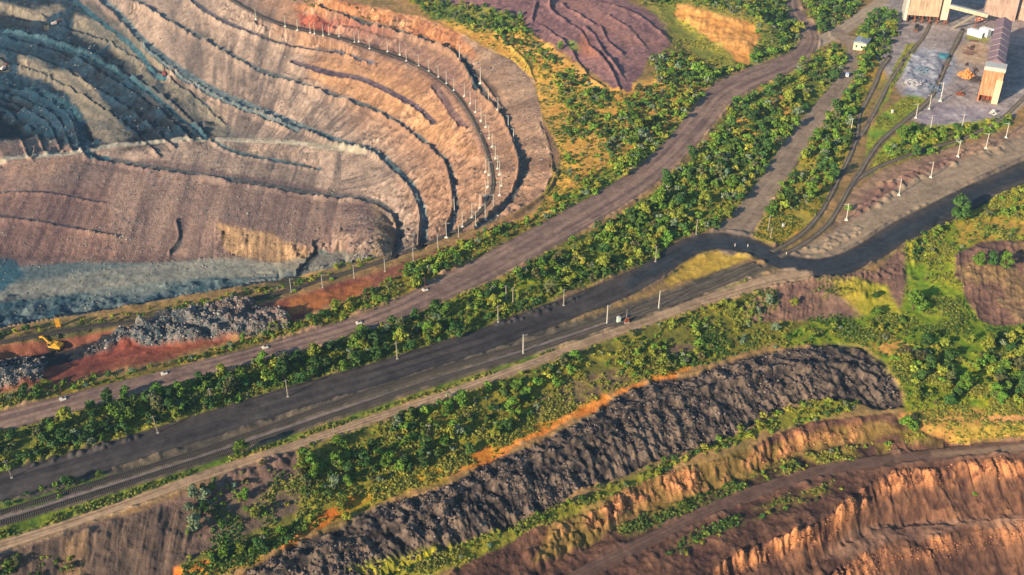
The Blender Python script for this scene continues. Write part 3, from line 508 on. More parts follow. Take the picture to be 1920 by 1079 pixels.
_g = _streak(q(XW) / 3.2 + q(YW) / 14, q(YW) / 30, 41); _g2 = np.abs(_streak(q(XW) / 1.5 + q(YW) / 5, q(YW) / 11, 42))
REL[q.sl] = _before[q.sl] + _k[q.sl] * ((REL[q.sl] - _before[q.sl]) * _w + (1 - _w) * (np.abs(_g) * 4.5 + _g2 * 1.8 - 1.2) + 1.7 * np.exp(-((_s - 2) / 5.0) ** 2) * np.clip(1 + 3 * q(NB), 0, 2))
bumps([(170,664),(240,622),(380,578),(450,575),(510,588),(540,606),(480,628),(380,636),(280,648)], 110, 2.2, 4.4, 3.2, 2)
bumps([(-40,690),(30,680),(90,684),(80,710),(20,728),(-40,728)], 26, 2, 3.6, 2.4, 3)
bumps([(1600,400),(1640,350),(1720,318),(1860,262),(1900,262),(1880,285),(1780,310),(1700,345),(1630,400)], 60, 1.5, 3.5, 1.8, 4)
bumps([(1500,470),(1560,440),(1630,420),(1600,450),(1540,475)], 26, 1, 2.2, 1.1, 5)
bumps([(1690,100),(1760,98),(1765,140),(1740,170),(1700,165)], 55, 1.5, 4, 1.8, 6)
bumps([(1440,532),(1600,520),(1680,500),(1700,460),(1712,470),(1690,515),(1600,530),(1450,540)], 50, .8, 1.7, 1.1, 7)
bumps([(40,850),(120,838),(260,812),(260,826),(130,858),(60,885)], 34, 1, 2, 1.2, 8)
bumps([(930,600),(1010,578),(1080,556),(1085,564),(1000,592),(930,616)], 24, 1, 2, 1.2, 9)
bumps([(430,885),(540,850),(600,838),(600,856),(540,875),(430,905)], 16, 2, 3.4, 1.8, 10)
bumps([(985,1040),(1060,990),(1140,955),(1145,1000),(1060,1030),(1000,1065)], 60, 1, 2.6, 2.4, 11)
# general roughness off the roads
offroad = ~np.isin(ZONE, [2, 3, 4, 5, 6])
REL += np.where(offroad & inner & (pitm < .5), NB * 1.3 + NC_ * .7 + ND * .35, 0)
REL += np.where(~offroad, ND * .06, 0)
# soft 3x3 blend
for _ in range(1):
    R_ = np.pad(REL, 1, mode='edge'); REL = (R_[1:-1, 1:-1] * 4 + R_[:-2, 1:-1] + R_[2:, 1:-1] + R_[1:-1, :-2] + R_[1:-1, 2:]) / 8
Z = ZB + REL
# grass lowers contrast between soil and greenery: real ground cover colour
gm = np.clip(GRASS * (.5 + 1.6 * NB + 1.2 * NC_), 0, .85)[..., None]
t = np.clip(.5 + 2.2 * NA + 1.2 * ND, 0, 1)[..., None]
COLR = COLR * (1 - gm) + gm * (lin((58,86,34)) * (1 - t) + lin((150,142,56)) * t)
# albedo speckle
_l = COLR.mean(-1, keepdims=True); COLR = np.clip(_l + (COLR - _l) * (1.16 - .1 * pitm[..., None]), .004, .9)
COLR *= np.clip(1 + .6 * ND + .35 * NC_ + pm * (1.3 * ND * (NB > -.05) + .5 * NC_), .42, 1.8)[..., None]

def surf(u, v):
    """world point on the finished ground for map position u,v"""
    iu = int(np.clip(np.searchsorted(us, u) - 1, 0, NC - 2)); iv = int(np.clip(np.searchsorted(vs, v) - 1, 0, NR - 2))
    fu = (u - us[iu]) / (us[iu + 1] - us[iu]); fv = (v - vs[iv]) / (vs[iv + 1] - vs[iv])
    r_ = []
    for A in (X, Y, Z):
        r_.append((A[iv, iu] * (1 - fu) + A[iv, iu + 1] * fu) * (1 - fv) + (A[iv + 1, iu] * (1 - fu) + A[iv + 1, iu + 1] * fu) * fv)
    return Vector(r_)

# ---------------------------------------------------------------- materials
def nd(t, typ, **kw):
    n = t.nodes.new(typ)
    for k, v in kw.items(): setattr(n, k, v)
    return n
def ground_mat(name, bump=.25, s1=.35, s2=2.2, rough=.95, stretch=None):
    m = bpy.data.materials.new(name); m.use_nodes = True; t = m.node_tree; b = t.nodes['Principled BSDF']
    at = nd(t, 'ShaderNodeVertexColor', layer_name='albedo'); tc = nd(t, 'ShaderNodeTexCoord')
    n1 = nd(t, 'ShaderNodeTexNoise'); n1.inputs['Scale'].default_value = 1 / s1; n1.inputs['Detail'].default_value = 4
    n2 = nd(t, 'ShaderNodeTexNoise'); n2.inputs['Scale'].default_value = 1 / s2; n2.inputs['Detail'].default_value = 6; n2.inputs['Roughness'].default_value = .7
    src = tc.outputs['Object']
    if stretch:
        mp = nd(t, 'ShaderNodeMapping'); mp.inputs['Scale'].default_value = stretch; t.links.new(src, mp.inputs[0]); src = mp.outputs[0]
    t.links.new(src, n1.inputs['Vector']); t.links.new(src, n2.inputs['Vector'])
    ml = nd(t, 'ShaderNodeMath', operation='ADD'); t.links.new(n1.outputs[0], ml.inputs[0]); t.links.new(n2.outputs[0], ml.inputs[1])
    mr = nd(t, 'ShaderNodeMapRange'); mr.inputs[1].default_value = .6; mr.inputs[2].default_value = 1.4; mr.inputs[3].default_value = .55; mr.inputs[4].default_value = 1.5
    t.links.new(ml.outputs[0], mr.inputs[0])
    mx = nd(t, 'ShaderNodeVectorMath', operation='SCALE'); t.links.new(at.outputs[0], mx.inputs[0]); t.links.new(mr.outputs[0], mx.inputs['Scale'])
    t.links.new(mx.outputs[0], b.inputs['Base Color']); b.inputs['Roughness'].default_value = rough; b.inputs['Specular IOR Level'].default_value = .15
    bp = nd(t, 'ShaderNodeBump'); bp.inputs['Strength'].default_value = 1; bp.inputs['Distance'].default_value = bump
    t.links.new(ml.outputs[0], bp.inputs['Height']); t.links.new(bp.outputs[0], b.inputs['Normal'])
    return m
M_SOIL = ground_mat('soil', .35); M_ROCK = ground_mat('rock', 1.2, .6, 3.4); M_ROAD = ground_mat('packed_dirt', .05, .3, 1.8)
def mesh_np(name, co, quads, mats=None, attr=None, smooth=True, n=4):
    me = bpy.data.meshes.new(name); me.vertices.add(len(co)); me.vertices.foreach_set('co', np.ascontiguousarray(co, np.float32).ravel())
    me.loops.add(len(quads) * n); me.loops.foreach_set('vertex_index', np.ascontiguousarray(quads, np.int32).ravel())
    me.polygons.add(len(quads)); me.polygons.foreach_set('loop_start', np.arange(0, len(quads) * n, n, dtype=np.int32))
    if smooth: me.polygons.foreach_set('use_smooth', np.ones(len(quads), bool))
    if attr is not None:
        at = me.color_attributes.new('albedo', 'FLOAT_COLOR', 'POINT')
        c = np.ones((len(co), 4), np.float32); c[:, :3] = attr; at.data.foreach_set('color', c.ravel())
    for m in (mats or []): me.materials.append(m)
    me.update(); me.validate(); return me
def link(name, me, parent=None, loc=None):
    o = bpy.data.objects.new(name, me); COL.objects.link(o)
    if parent: o.parent = parent
    if loc is not None: o.location = loc
    return o
idx = np.arange(NR * NC).reshape(NR, NC)
Q = np.stack([idx[1:, :-1], idx[1:, 1:], idx[:-1, 1:], idx[:-1, :-1]], -1).reshape(-1, 4)
# per-face zone by majority of smoothed masks
FZ = ZONE[:-1, :-1].reshape(-1)
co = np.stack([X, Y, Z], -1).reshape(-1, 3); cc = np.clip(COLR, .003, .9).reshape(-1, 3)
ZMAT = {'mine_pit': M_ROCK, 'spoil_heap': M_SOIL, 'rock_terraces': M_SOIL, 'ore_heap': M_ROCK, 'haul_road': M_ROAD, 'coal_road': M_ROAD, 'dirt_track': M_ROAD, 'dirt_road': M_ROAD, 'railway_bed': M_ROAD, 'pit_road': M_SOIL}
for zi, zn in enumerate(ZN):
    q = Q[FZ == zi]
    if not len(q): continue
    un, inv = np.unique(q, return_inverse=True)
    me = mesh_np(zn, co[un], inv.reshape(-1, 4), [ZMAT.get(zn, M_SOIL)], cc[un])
    o = link(zn, me); o['kind'] = 'structure'
# ---------------------------------------------------------------- vegetation
def leaf_mat(name):
    m = bpy.data.materials.new(name); m.use_nodes = True; t = m.node_tree; b = t.nodes['Principled BSDF']
    at = nd(t, 'ShaderNodeVertexColor', layer_name='albedo'); oi = nd(t, 'ShaderNodeObjectInfo')
    hs_ = nd(t, 'ShaderNodeHueSaturation'); mr = nd(t, 'ShaderNodeMapRange'); mr.inputs[3].default_value = .72; mr.inputs[4].default_value = 1.3
    m2 = nd(t, 'ShaderNodeMapRange'); m2.inputs[3].default_value = .485; m2.inputs[4].default_value = .512
    t.links.new(oi.outputs['Random'], mr.inputs[0]); t.links.new(mr.outputs[0], hs_.inputs['Value'])
    ml = nd(t, 'ShaderNodeMath', operation='FRACT'); mm = nd(t, 'ShaderNodeMath', operation='MULTIPLY'); mm.inputs[1].default_value = 7.31
    t.links.new(oi.outputs['Random'], mm.inputs[0]); t.links.new(mm.outputs[0], ml.inputs[0]); t.links.new(ml.outputs[0], m2.inputs[0]); t.links.new(m2.outputs[0], hs_.inputs['Hue'])
    t.links.new(at.outputs[0], hs_.inputs['Color']); t.links.new(hs_.outputs[0], b.inputs['Base Color'])
    b.inputs['Roughness'].default_value = .75; b.inputs['Specular IOR Level'].default_value = .2
    return m
M_LEAF = leaf_mat('leaves')
def flat_mat(name, c, rough=.8, var=.25, sc=1.5, metal=0, bump=0):
    m = bpy.data.materials.new(name); m.use_nodes = True; t = m.node_tree; b = t.nodes['Principled BSDF']
    tc = nd(t, 'ShaderNodeTexCoord'); n = nd(t, 'ShaderNodeTexNoise'); n.inputs['Scale'].default_value = sc; n.inputs['Detail'].default_value = 5
    r_ = nd(t, 'ShaderNodeValToRGB'); c = lin(c); r_.color_ramp.elements[0].position = .3; r_.color_ramp.elements[1].position = .72
    r_.color_ramp.elements[0].color = (*np.clip(c * (1 - var), 0, 1), 1); r_.color_ramp.elements[1].color = (*np.clip(c * (1 + var), 0, 1), 1)
    t.links.new(tc.outputs['Object'], n.inputs['Vector']); t.links.new(n.outputs[0], r_.inputs[0]); t.links.new(r_.outputs[0], b.inputs['Base Color'])
    b.inputs['Roughness'].default_value = rough; b.inputs['Metallic'].default_value = metal; b.inputs['Specular IOR Level'].default_value = .3
    return m
M_BARK = flat_mat('bark', (92, 76, 62))
PAL = {'dark': (.042, .092, .020), 'mid': (.092, .172, .020), 'yellow': (.180, .205, .026), 'silver': (.125, .165, .095), 'olive': (.085, .092, .034)}
PW = {'dark': 'dark green', 'mid': 'fresh green', 'yellow': 'yellow-green', 'silver': 'silvery grey-green', 'olive': 'olive green'}
def crown(seed, n, leaf, tall=1.0, blobs=13):
    g = np.random.default_rng(seed)
    blobs += 4; rr_ = np.sqrt(g.uniform(0, 1, blobs)) * .74; th = g.uniform(0, 2 * math.pi, blobs); zz = g.uniform(.25, 1.45, blobs) * tall
    rr_ *= np.clip(1.25 - np.abs(zz / tall - .7), .3, 1)
    cb = np.stack([rr_ * np.cos(th), rr_ * np.sin(th), zz], -1); rb = g.uniform(.13, .46, blobs)
    k = g.choice(blobs, n, p=rb ** 2 / (rb ** 2).sum()); d = g.normal(size=(n, 3)); d /= np.linalg.norm(d, axis=1)[:, None]; d[:, 2] = np.abs(d[:, 2]) * .9 + d[:, 2] * .1
    p = cb[k] + d * (rb[k] * g.uniform(.75, 1.12, n))[:, None]
    nn = d * .9 + g.normal(size=(n, 3)) * .55; nn /= np.linalg.norm(nn, axis=1)[:, None]
    t1 = np.cross(nn, g.normal(size=(n, 3))); t1 /= np.linalg.norm(t1, axis=1)[:, None]; t2 = np.cross(nn, t1)
    L = leaf * g.uniform(.6, 1.25, n)[:, None]
    V_ = np.stack([p - t1 * L - t2 * L * .7, p + t1 * L - t2 * L * .55, p + t1 * L * .8 + t2 * L * .8, p - t1 * L * .9 + t2 * L * .6], 1).reshape(-1, 3)
    V_[:, 2] = np.maximum(V_[:, 2], .02)
    sh = (g.uniform(.7, 1.35, n) * g.uniform(.85, 1.15, blobs)[k])
    return V_, np.arange(n * 4).reshape(-1, 4), np.repeat(sh, 4)
def trunk_mesh(tall, seed):
    g = np.random.default_rng(seed); vs_, fs = [], []
    def limb(a_, b_, r0, r1):
        a_ = np.array(a_); b_ = np.array(b_); d = b_ - a_; d = d / np.linalg.norm(d); t1 = np.cross(d, [.3, .9, .1]); t1 /= np.linalg.norm(t1); t2 = np.cross(d, t1); o = len(vs_)
        for P_, r_ in ((a_, r0), (b_, r1)):
            for i in range(6): an = i * math.pi / 3; vs_.append(P_ + r_ * (t1 * math.cos(an) + t2 * math.sin(an)))
        for i in range(6): fs.append((o + i, o + (i + 1) % 6, o + 6 + (i + 1) % 6, o + 6 + i))
    limb((0, 0, -.15), (.03, .02, .55 * tall), .075, .05)
    for i in range(5):
        an = g.uniform(0, 6.28); limb((.03, .02, (.3 + .05 * i) * tall), (.45 * math.cos(an), .45 * math.sin(an), (.8 + .1 * i) * tall), .04, .015)
    return mesh_np('trunk', np.array(vs_), np.array(fs), [M_BARK], smooth=False)
SHAPES = [(0.85, 9), (1.05, 13), (1.3, 14)]
CROWN = {}; TRUNK = [trunk_mesh(s[0], 40 + i) for i, s in enumerate(SHAPES)]
for pn, pc in PAL.items():
    for i, (tl, nb) in enumerate(SHAPES):
        v_, q_, sh = crown(100 + i * 7 + len(pn), 620, .115, tl, nb)
        CROWN[pn, i] = mesh_np('crown', v_, q_, [M_LEAF], np.array(pc)[None] * sh[:, None], smooth=False)
def make_tree(loc, r, pal, shape, label, group=None, hz=1.0, cat='tree', rot=0):
    e_ = bpy.data.objects.new('tree', None); COL.objects.link(e_); e_.location = loc; e_.rotation_euler = (0, 0, rot); e_.scale = (r, r, r * hz); e_.empty_display_size = .2
    e_['label'] = label; e_['category'] = cat
    if group: e_['group'] = group
    link('trunk', TRUNK[shape], e_); link('crown', CROWN[pal, shape], e_); return e_
W5 = lambda d, m, y, s, o: np.array([d, m, y, s, o], float) / (d + m + y + s + o)
PN = ['dark', 'mid', 'yellow', 'silver', 'olive']
ZV = [  # polygon, number per 100 m2, radius range, palette weights, where
 ([(-60,812),(200,757),(420,700),(600,655),(600,716),(450,765),(300,805),(150,850),(-60,900)], 3.6, (1.6,3.5), W5(6,3,1.6,.3,1.5), 'in the west end of the tree belt'),
 ([(600,655),(700,618),(800,584),(880,556),(900,610),(850,634),(760,668),(700,690),(600,716)], 5.0, (1.8,3.7), W5(6,4,1.5,.6,1), 'in the thick middle of the tree belt'),
 ([(880,556),(950,518),(1050,465),(1150,414),(1240,352),(1180,508),(1080,542),(1000,577),(900,610)], 3.2, (1.4,3.4), W5(4,6,4,.6,1), 'in the tree belt west of the road bend'),
 ([(1240,352),(1340,250),(1395,255),(1470,270),(1450,310),(1410,375),(1370,420),(1320,432),(1270,450),(1230,482),(1180,508)], 4.6, (1.6,3.8), W5(4,6,3,1.2,1), 'in the belt just above the black road bend'),
 ([(1340,250),(1370,200),(1440,160),(1500,125),(1530,100),(1570,88),(1590,130),(1555,175),(1520,215),(1480,260),(1395,255)], 2.6, (1.8,4.0), W5(5,5,2,1.5,1), 'around the sandy clearing in the upper tree belt'),
 ([(-60,745),(300,690),(480,632),(480,640),(300,697),(100,745),(-60,785)], 3.0, (1.3,2.8), W5(4,4,4,1,1), 'between red soil and haul road at left'),
 ([(480,632),(600,590),(700,545),(790,490),(900,440),(1000,408),(1090,385),(1000,440),(900,485),(800,530),(700,580),(500,638)], 3.4, (1.4,3.0), W5(3,5,4,1,1), 'between the pit railway and the haul road'),
 ([(-60,632),(100,612),(200,598),(400,560),(545,535),(640,505),(700,490),(640,512),(545,548),(400,575),(200,612),(-60,650)], 3.4, (1.0,2.3), W5(5,3,2,1.5,2), 'along the near rim of the pit'),
 ([(1020,150),(1130,170),(1160,190),(1210,240),(1180,310),(1090,360),(1050,300),(1060,240)], 1.5, (1.4,3.2), W5(4,5,3,3,1), 'scattered on the sandy slope east of the pit'),
 ([(1160,190),(1230,160),(1215,110),(1265,95),(1330,130),(1390,130),(1345,165),(1310,225),(1260,275),(1190,325),(1060,385),(1000,405),(1090,350),(1180,300)], 4.2, (1.6,4.0), W5(5,7,3,2.4,.6), 'between the purple plateau and the haul road'),
 ([(700,-40),(980,8),(990,50),(1040,110),(1110,160),(1150,195),(1100,190),(1040,150),(960,90),(880,52),(800,28)], 3.6, (1.4,3.2), W5(7,4,2,2,1), 'along the foot of the purple plateau'),
 ([(540,0),(640,12),(760,52),(700,40),(620,28)], 1.6, (1.0,2.0), W5(6,3,1,1,1), 'on the top bench of the pit'),
 ([(1140,-50),(1270,-50),(1440,-50),(1500,10),(1512,60),(1490,95),(1420,120),(1400,120),(1425,70),(1410,38),(1300,10),(1262,5),(1200,8)], 2.8, (1.6,4.0), W5(6,4,2,2.4,1), 'on the sandy hill at the top'),
 ([(1500,-50),(1560,-50),(1560,55),(1535,65),(1525,40)], 6, (2.2,4.4), W5(8,3,.5,.5,1), 'in the dark clump at the top of the haul road'),
 ([(1530,-40),(1600,-40),(1620,0),(1590,40),(1530,55)], 5, (2.2,4.2), W5(8,3,.5,.5,1), 'in the grove at the top between two roads'),
 ([(1610,45),(1650,20),(1680,30),(1672,75),(1655,110),(1630,130),(1606,190),(1596,160),(1616,110)], 4.5, (2.0,4.2), W5(7,4,1.4,1,1), 'beside the small house and the straight dirt road'),
 ([(1590,160),(1610,190),(1608,215),(1590,270),(1560,330),(1530,365),(1480,400),(1440,410),(1460,360),(1500,295),(1545,225)], 3.8, (1.6,4.0), W5(6,5,2,1,1), 'between the straight dirt road and the railway'),
 ([(1645,300),(1700,250),(1760,245),(1840,235),(1890,218),(1890,238),(1790,276),(1710,294)], 2.8, (1.6,3.4), W5(4,5,2,.5,1), 'in the hedge south of the industrial yard'),
 ([(560,850),(700,795),(850,745),(980,700),(1060,668),(1100,680),(1020,745),(1000,790),(900,845),(780,885),(680,910),(600,930),(560,960)], 3.3, (1.4,3.2), W5(6,6,2.4,1,1), 'in the grove below the narrow dirt track'),
 ([(340,1050),(480,1015),(560,985),(640,930),(660,945),(560,1010),(470,1045),(340,1072)], 4, (1.2,2.6), W5(5,5,3,1,1), 'above the orange clay strip at the bottom left'),
 ([(400,900),(560,850),(600,870),(590,930),(480,985),(370,1020),(370,940)], 1.3, (.8,2.2), W5(3,5,3,3,2), 'on the dark bare ground left of the grove'),
 ([(350,915),(400,905),(400,1000),(355,1010)], 2.4, (1.6,2.8), W5(3,2,1,7,1), 'on the bare slope at the bottom left'),
 ([(1060,668),(1200,625),(1300,588),(1380,565),(1420,600),(1380,660),(1290,690),(1150,730),(1120,700)], 2.4, (1.0,2.6), W5(3,5,7,3,2), 'on the weedy ground below the road bend'),
 ([(1480,610),(1690,600),(1740,640),(1690,700),(1640,648),(1450,650)], 1.3, (1.0,2.2), W5(3,5,5,1,1), 'above the end of the dark spoil heap'),
 ([(1690,640),(1780,650),(1930,620),(1950,760),(1840,765),(1720,760),(1690,720)], 3.0, (1.6,3.8), W5(5,6,4,1,1), 'in the thicket at the right edge'),
 ([(1720,430),(1800,400),(1930,350),(1930,450),(1840,455),(1790,480),(1730,520),(1700,480)], 1.3, (1.0,2.4), W5(4,5,3,1.5,1), 'on the meadow right of the road bend'),
 ([(1400,800),(1500,755),(1610,745),(1590,772),(1450,808),(1320,855),(1180,905),(1150,925),(1240,868)], 5.0, (.9,2.1), W5(3,5,9,1,1), 'between the dark spoil heap and the rock cutting'),
 ([(900,1002),(1050,945),(1150,900),(1150,925),(1000,985),(880,1040),(700,1085),(740,1070)], 2.6, (.8,1.7), W5(3,4,8,1,2), 'at the foot of the dark spoil heap'),
 ([(1460,875),(1560,838),(1680,828),(1640,852),(1500,885),(1350,935)], 1.6, (.8,1.7), W5(2,4,6,1,1), 'above the lower dirt track'),
 ([(1290,1020),(1400,960),(1560,905),(1580,915),(1420,975),(1300,1040),(1240,1060)], 1.1, (.7,1.4), W5(2,4,6,1,1), 'below the lower dirt track'),
 ([(0,940),(70,920),(200,885),(190,900),(60,948),(0,962)], 1.8, (1.0,2.0), W5(4,4,1,1,1), 'beside the railway at the bottom left'),
 ([(-60,1100),(0,1050),(60,1040),(135,1050),(150,1100)], 4.5, (1.2,2.4), W5(5,4,1,1,1), 'in the bottom left corner'),
]
area = np.zeros(U.shape)
ax = np.gradient(X, axis=1) * np.gradient(Y, axis=0) - np.gradient(X, axis=0) * np.gradient(Y, axis=1); area = np.abs(ax)
NRM_slope = slope
plants = []   # x,y,z,r,pal,zone
g = np.random.default_rng(5); cell = {}
def try_add(x, y, z, r, pal, zi, k=.50):
    ci, cj = int(x // 6), int(y // 6)
    for i in (-1, 0, 1):
        for j in (-1, 0, 1):
            for (a_, b_, c_) in cell.get((ci + i, cj + j), ()):
                if (a_ - x) ** 2 + (b_ - y) ** 2 < (k * (c_ + r)) ** 2: return False
    cell.setdefault((ci, cj), []).append((x, y, r)); plants.append((x, y, z, r, pal, zi)); return True
HAND = [(1793,414,5.8,'dark',2,1.0,'big round green tree alone beside the black road at the right'), (455,858,3.0,'mid',2,1.15,'lone green tree between the railway and the narrow dirt track'),
 (1712,580,5.2,'mid',1,1.0,'broad green tree on the brown slope below the road at the right'), (1833,500,2.8,'mid',2,1.1,'left one of three green trees beside the small brown heap at the right edge'), (1856,502,2.8,'dark',2,1.2,'middle one of three green trees beside the small brown heap at the right edge'), (1880,510,3.2,'mid',2,1.3,'right one of three green trees beside the small brown heap at the right edge'),
 (1440,572,2.4,'silver',1,1.0,'silvery bush on the brown bank just below the road bend'), (1421,590,1.9,'silver',0,1.0,'smaller silvery bush below left of another on the brown bank'), (1489,572,2.0,'yellow',1,1.0,'small bright green bush alone on the brown bank below the road bend'), (1640,558,1.8,'dark',1,1.0,'small dark bush on the yellow patch of the brown bank'), (1645,592,3.2,'mid',1,.8,'green bush at the foot of the brown bank'),
 (1455,620,2.4,'silver',1,.9,'silvery bush at the upper edge of the weedy strip above the dark heap'), (1700,806,3.6,'mid',1,.9,'green bush on the orange clay beside the rock cutting'), (1830,922,1.1,'mid',0,.8,'small green shrub growing on the red rock face'),
 (365,938,2.4,'silver',2,1.2,'silvery tree on the bare slope, nearest to the dirt track'), (386,940,2.2,'silver',2,1.2,'silvery tree casting a long shadow on the bare slope'), (368,996,2.8,'silver',2,1.2,'lowest silvery tree on the bare slope'), (463,934,1.9,'mid',2,1.2,'upper of two slim green trees on the dark bare ground'), (478,972,1.9,'yellow',2,1.2,'lower of two slim green trees on the dark bare ground'),
 (590,900,2.2,'mid',1,1.1,'green tree at the left end of the grove below the track'), (630,880,2.8,'mid',2,1.1,'tall green tree at the left corner of the grove below the track'), (650,975,1.9,'yellow',1,1.1,'bright green bush at the orange clay strip'), (713,905,1.7,'silver',1,1.0,'pale bush on the orange clay left of the grove'), (130,910,2.4,'dark',1,1.0,'dark green bush between the coal road and the railway at the left'), (187,893,1.4,'mid',1,1.0,'small green bush between the coal road and the railway'),
 (1710,245,3.4,'mid',1,.8,'round bright green bush south of the industrial yard'), (1562,335,3.2,'dark',2,1.3,'tall dark tree casting its shadow across the railway'), (1592,238,2.8,'silver',2,1.2,'pale tree beside the railway junction'), (1597,215,2.6,'mid',1,1.0,'tree above the railway junction'), (1745,120,.1,'dark',0,1,'') , (1390,800,1.3,'yellow',2,1.0,'yellow-green bush at the foot of the dark spoil heap'), (1345,720,1.2,'mid',0,1,''), (1052,95,2.6,'mid',2,1.1,'tall green tree at the edge of the purple plateau, casting a shadow onto it'), (1590,395,1.9,'mid',1,1.0,'small green bush at the foot of a white mast beside the sand lane')]
for (u_, v_, r_, pn, sh_, hz_, lb) in HAND:
    if not lb: continue
    p = surf(u_, v_); make_tree((p.x, p.y, p.z - .15), r_, pn, sh_, lb, None, hz_, 'tree', u_); cell.setdefault((int(p.x // 6), int(p.y // 6)), []).append((p.x, p.y, r_))
roadz = np.isin(ZONE, [2, 3, 4, 5, 6, 9, 7, 11])
for zi, (P_, dens, (r0, r1), wts, lab) in enumerate(ZV):
    q = Reg(P_, 4); d = sd_poly(P_, q(U), q(V)) + q(NB) * 14
    wgt = (d < 0) * q(area) * ~q(roadz) * (q(slope) < 1.6) * np.clip(.6 + 2.4 * q(NB) + .8 * q(NC_), .03, 2); A_ = wgt.sum()
    if A_ <= 0: continue
    n_ = int(A_ * dens / 100 * 3.0); cs = np.cumsum(wgt.ravel()); pk = np.searchsorted(cs, g.uniform(0, cs[-1], n_))
    xx, yy, zz = q(X).ravel(), q(Y).ravel(), q(Z).ravel()
    for k in pk:
        r_ = (r0 + (r1 - r0) * g.beta(1.2, 2.2)) * 1.04; pal = PN[g.choice(5, p=wts)]
        if pal == 'silver': r_ *= .85
        try_add(xx[k] + g.uniform(-.3, .3), yy[k] + g.uniform(-.3, .3), zz[k] - .15, r_, pal, zi)
for zi, (P_, dens, (r0, r1), wts, lab) in enumerate(ZV):      # undergrowth between the trees
    q = Reg(P_, 8); d = sd_poly(P_, q(U), q(V)) + q(NB) * 20
    wgt = (d < 4) * q(area) * ~q(roadz) * (q(slope) < 1.6); A_ = wgt.sum()
    if A_ <= 0: continue
    n_ = int(A_ * dens / 100 * 2.6); cs = np.cumsum(wgt.ravel()); pk = np.searchsorted(cs, g.uniform(0, cs[-1], n_)); xx, yy, zz = q(X).ravel(), q(Y).ravel(), q(Z).ravel()
    for k in pk: try_add(xx[k] + g.uniform(-.3, .3), yy[k] + g.uniform(-.3, .3), zz[k] - .1, g.uniform(.55, 1.25), PN[g.choice(5, p=[.1, .36, .36, .06, .12])], zi, .55)
print('plants', len(plants))
def seen(p):
    dep = p[1] * math.cos(TH) - (p[2] - H) * math.sin(TH); up = p[1] * math.sin(TH) + (p[2] - H) * math.cos(TH)
    u_ = 960 + F * p[0] / dep; v_ = 539.5 - F * up / dep
    return (p[3] / dep) if (-5 < u_ < 1925 and 0 < v_ < 1085) else 0
plants.sort(key=seen, reverse=True)
NIND = 262
for (x, y, z, r_, pal, zi) in plants[:NIND]:
    lab = ZV[zi][4]; sz = 'large' if r_ > 3.0 else 'medium-sized'
    lb = f'{sz} {PW[pal]} tree {lab}'
    make_tree((x, y, z), r_, pal, int(g.integers(0, 3)), lb, lb.replace('tree', 'trees', 1), g.uniform(.8, 1.15), 'tree', g.uniform(0, 6.28))
# the rest: scrub nobody could count
def merge(protos, items, name, label, cat, mat, col_fn=None):
    Vs, Cs, nq = [], [], 0; Qs = []
    off = 0
    for it in items:
        x, y, z, r_, hz, rot, pi_, c = it; v_, q_, sh = protos[pi_]; cr, sr = math.cos(rot), math.sin(rot)
        W_ = np.empty(v_.shape, np.float32); W_[:, 0] = (v_[:, 0] * cr - v_[:, 1] * sr) * r_ + x; W_[:, 1] = (v_[:, 0] * sr + v_[:, 1] * cr) * r_ + y; W_[:, 2] = v_[:, 2] * r_ * hz + z
        Vs.append(W_); Cs.append(np.asarray(c, np.float32)[None] * sh[:, None].astype(np.float32)); Qs.append(q_ + off); off += len(v_)
    me = mesh_np(name, np.concatenate(Vs), np.concatenate(Qs), [mat], np.clip(np.concatenate(Cs), 0, .9), smooth=False)
    o = link(name, me); o['label'] = label; o['category'] = cat; o['kind'] = 'stuff'; return o
PR = [crown(300 + i, 190, .17, tl, nb) for i, (tl, nb) in enumerate([(.8, 7), (1.0, 8), (1.15, 9), (.7, 6)])]
merge(PR, [(x, y, z, r_, g.uniform(.75, 1.1), g.uniform(0, 6.28), int(g.integers(0, 4)), np.array(PAL[pal]) * g.uniform(.75, 1.3) * np.array([g.uniform(.85, 1.2), 1, 1])) for (x, y, z, r_, pal, zi) in plants[NIND:]],
      'scrub', 'dense green bushes filling the belts beside the roads and pit', 'scrub', M_LEAF)
# low weeds and tufts
GW = np.clip(GRASS * (.25 + 1.8 * NB + 1.5 * NC_), 0, 1) * inner * area * ~roadz
dep_ = (Y * math.cos(TH) - (Z - H) * math.sin(TH)); GWn = GW / np.maximum(dep_, 100) ** 2
cs = np.cumsum(GWn.ravel()); NT = 60000; pk = np.searchsorted(cs, g.uniform(0, cs[-1], NT))
TP = [crown(400 + i, 7, .42, .45, 3) for i in range(6)]
xf, yf, zf, NAf = X.ravel(), Y.ravel(), Z.ravel(), NA.ravel()
itm = []
for k in pk:
    yl = np.clip(.5 + 2.5 * NAf[k] + g.normal() * .25, 0, 1)
    c = np.array((.050, .105, .018)) * (1 - yl) + np.array((.220, .205, .040)) * yl
    itm.append((xf[k] + g.uniform(-.4, .4), yf[k] + g.uniform(-.4, .4), zf[k] - .05, g.uniform(.3, .85), 1, g.uniform(0, 6.28), int(g.integers(0, 6)), c * g.uniform(.7, 1.35)))
merge(TP, itm, 'weeds', 'low yellow and green weeds covering the ground between the roads', 'ground cover', M_LEAF)
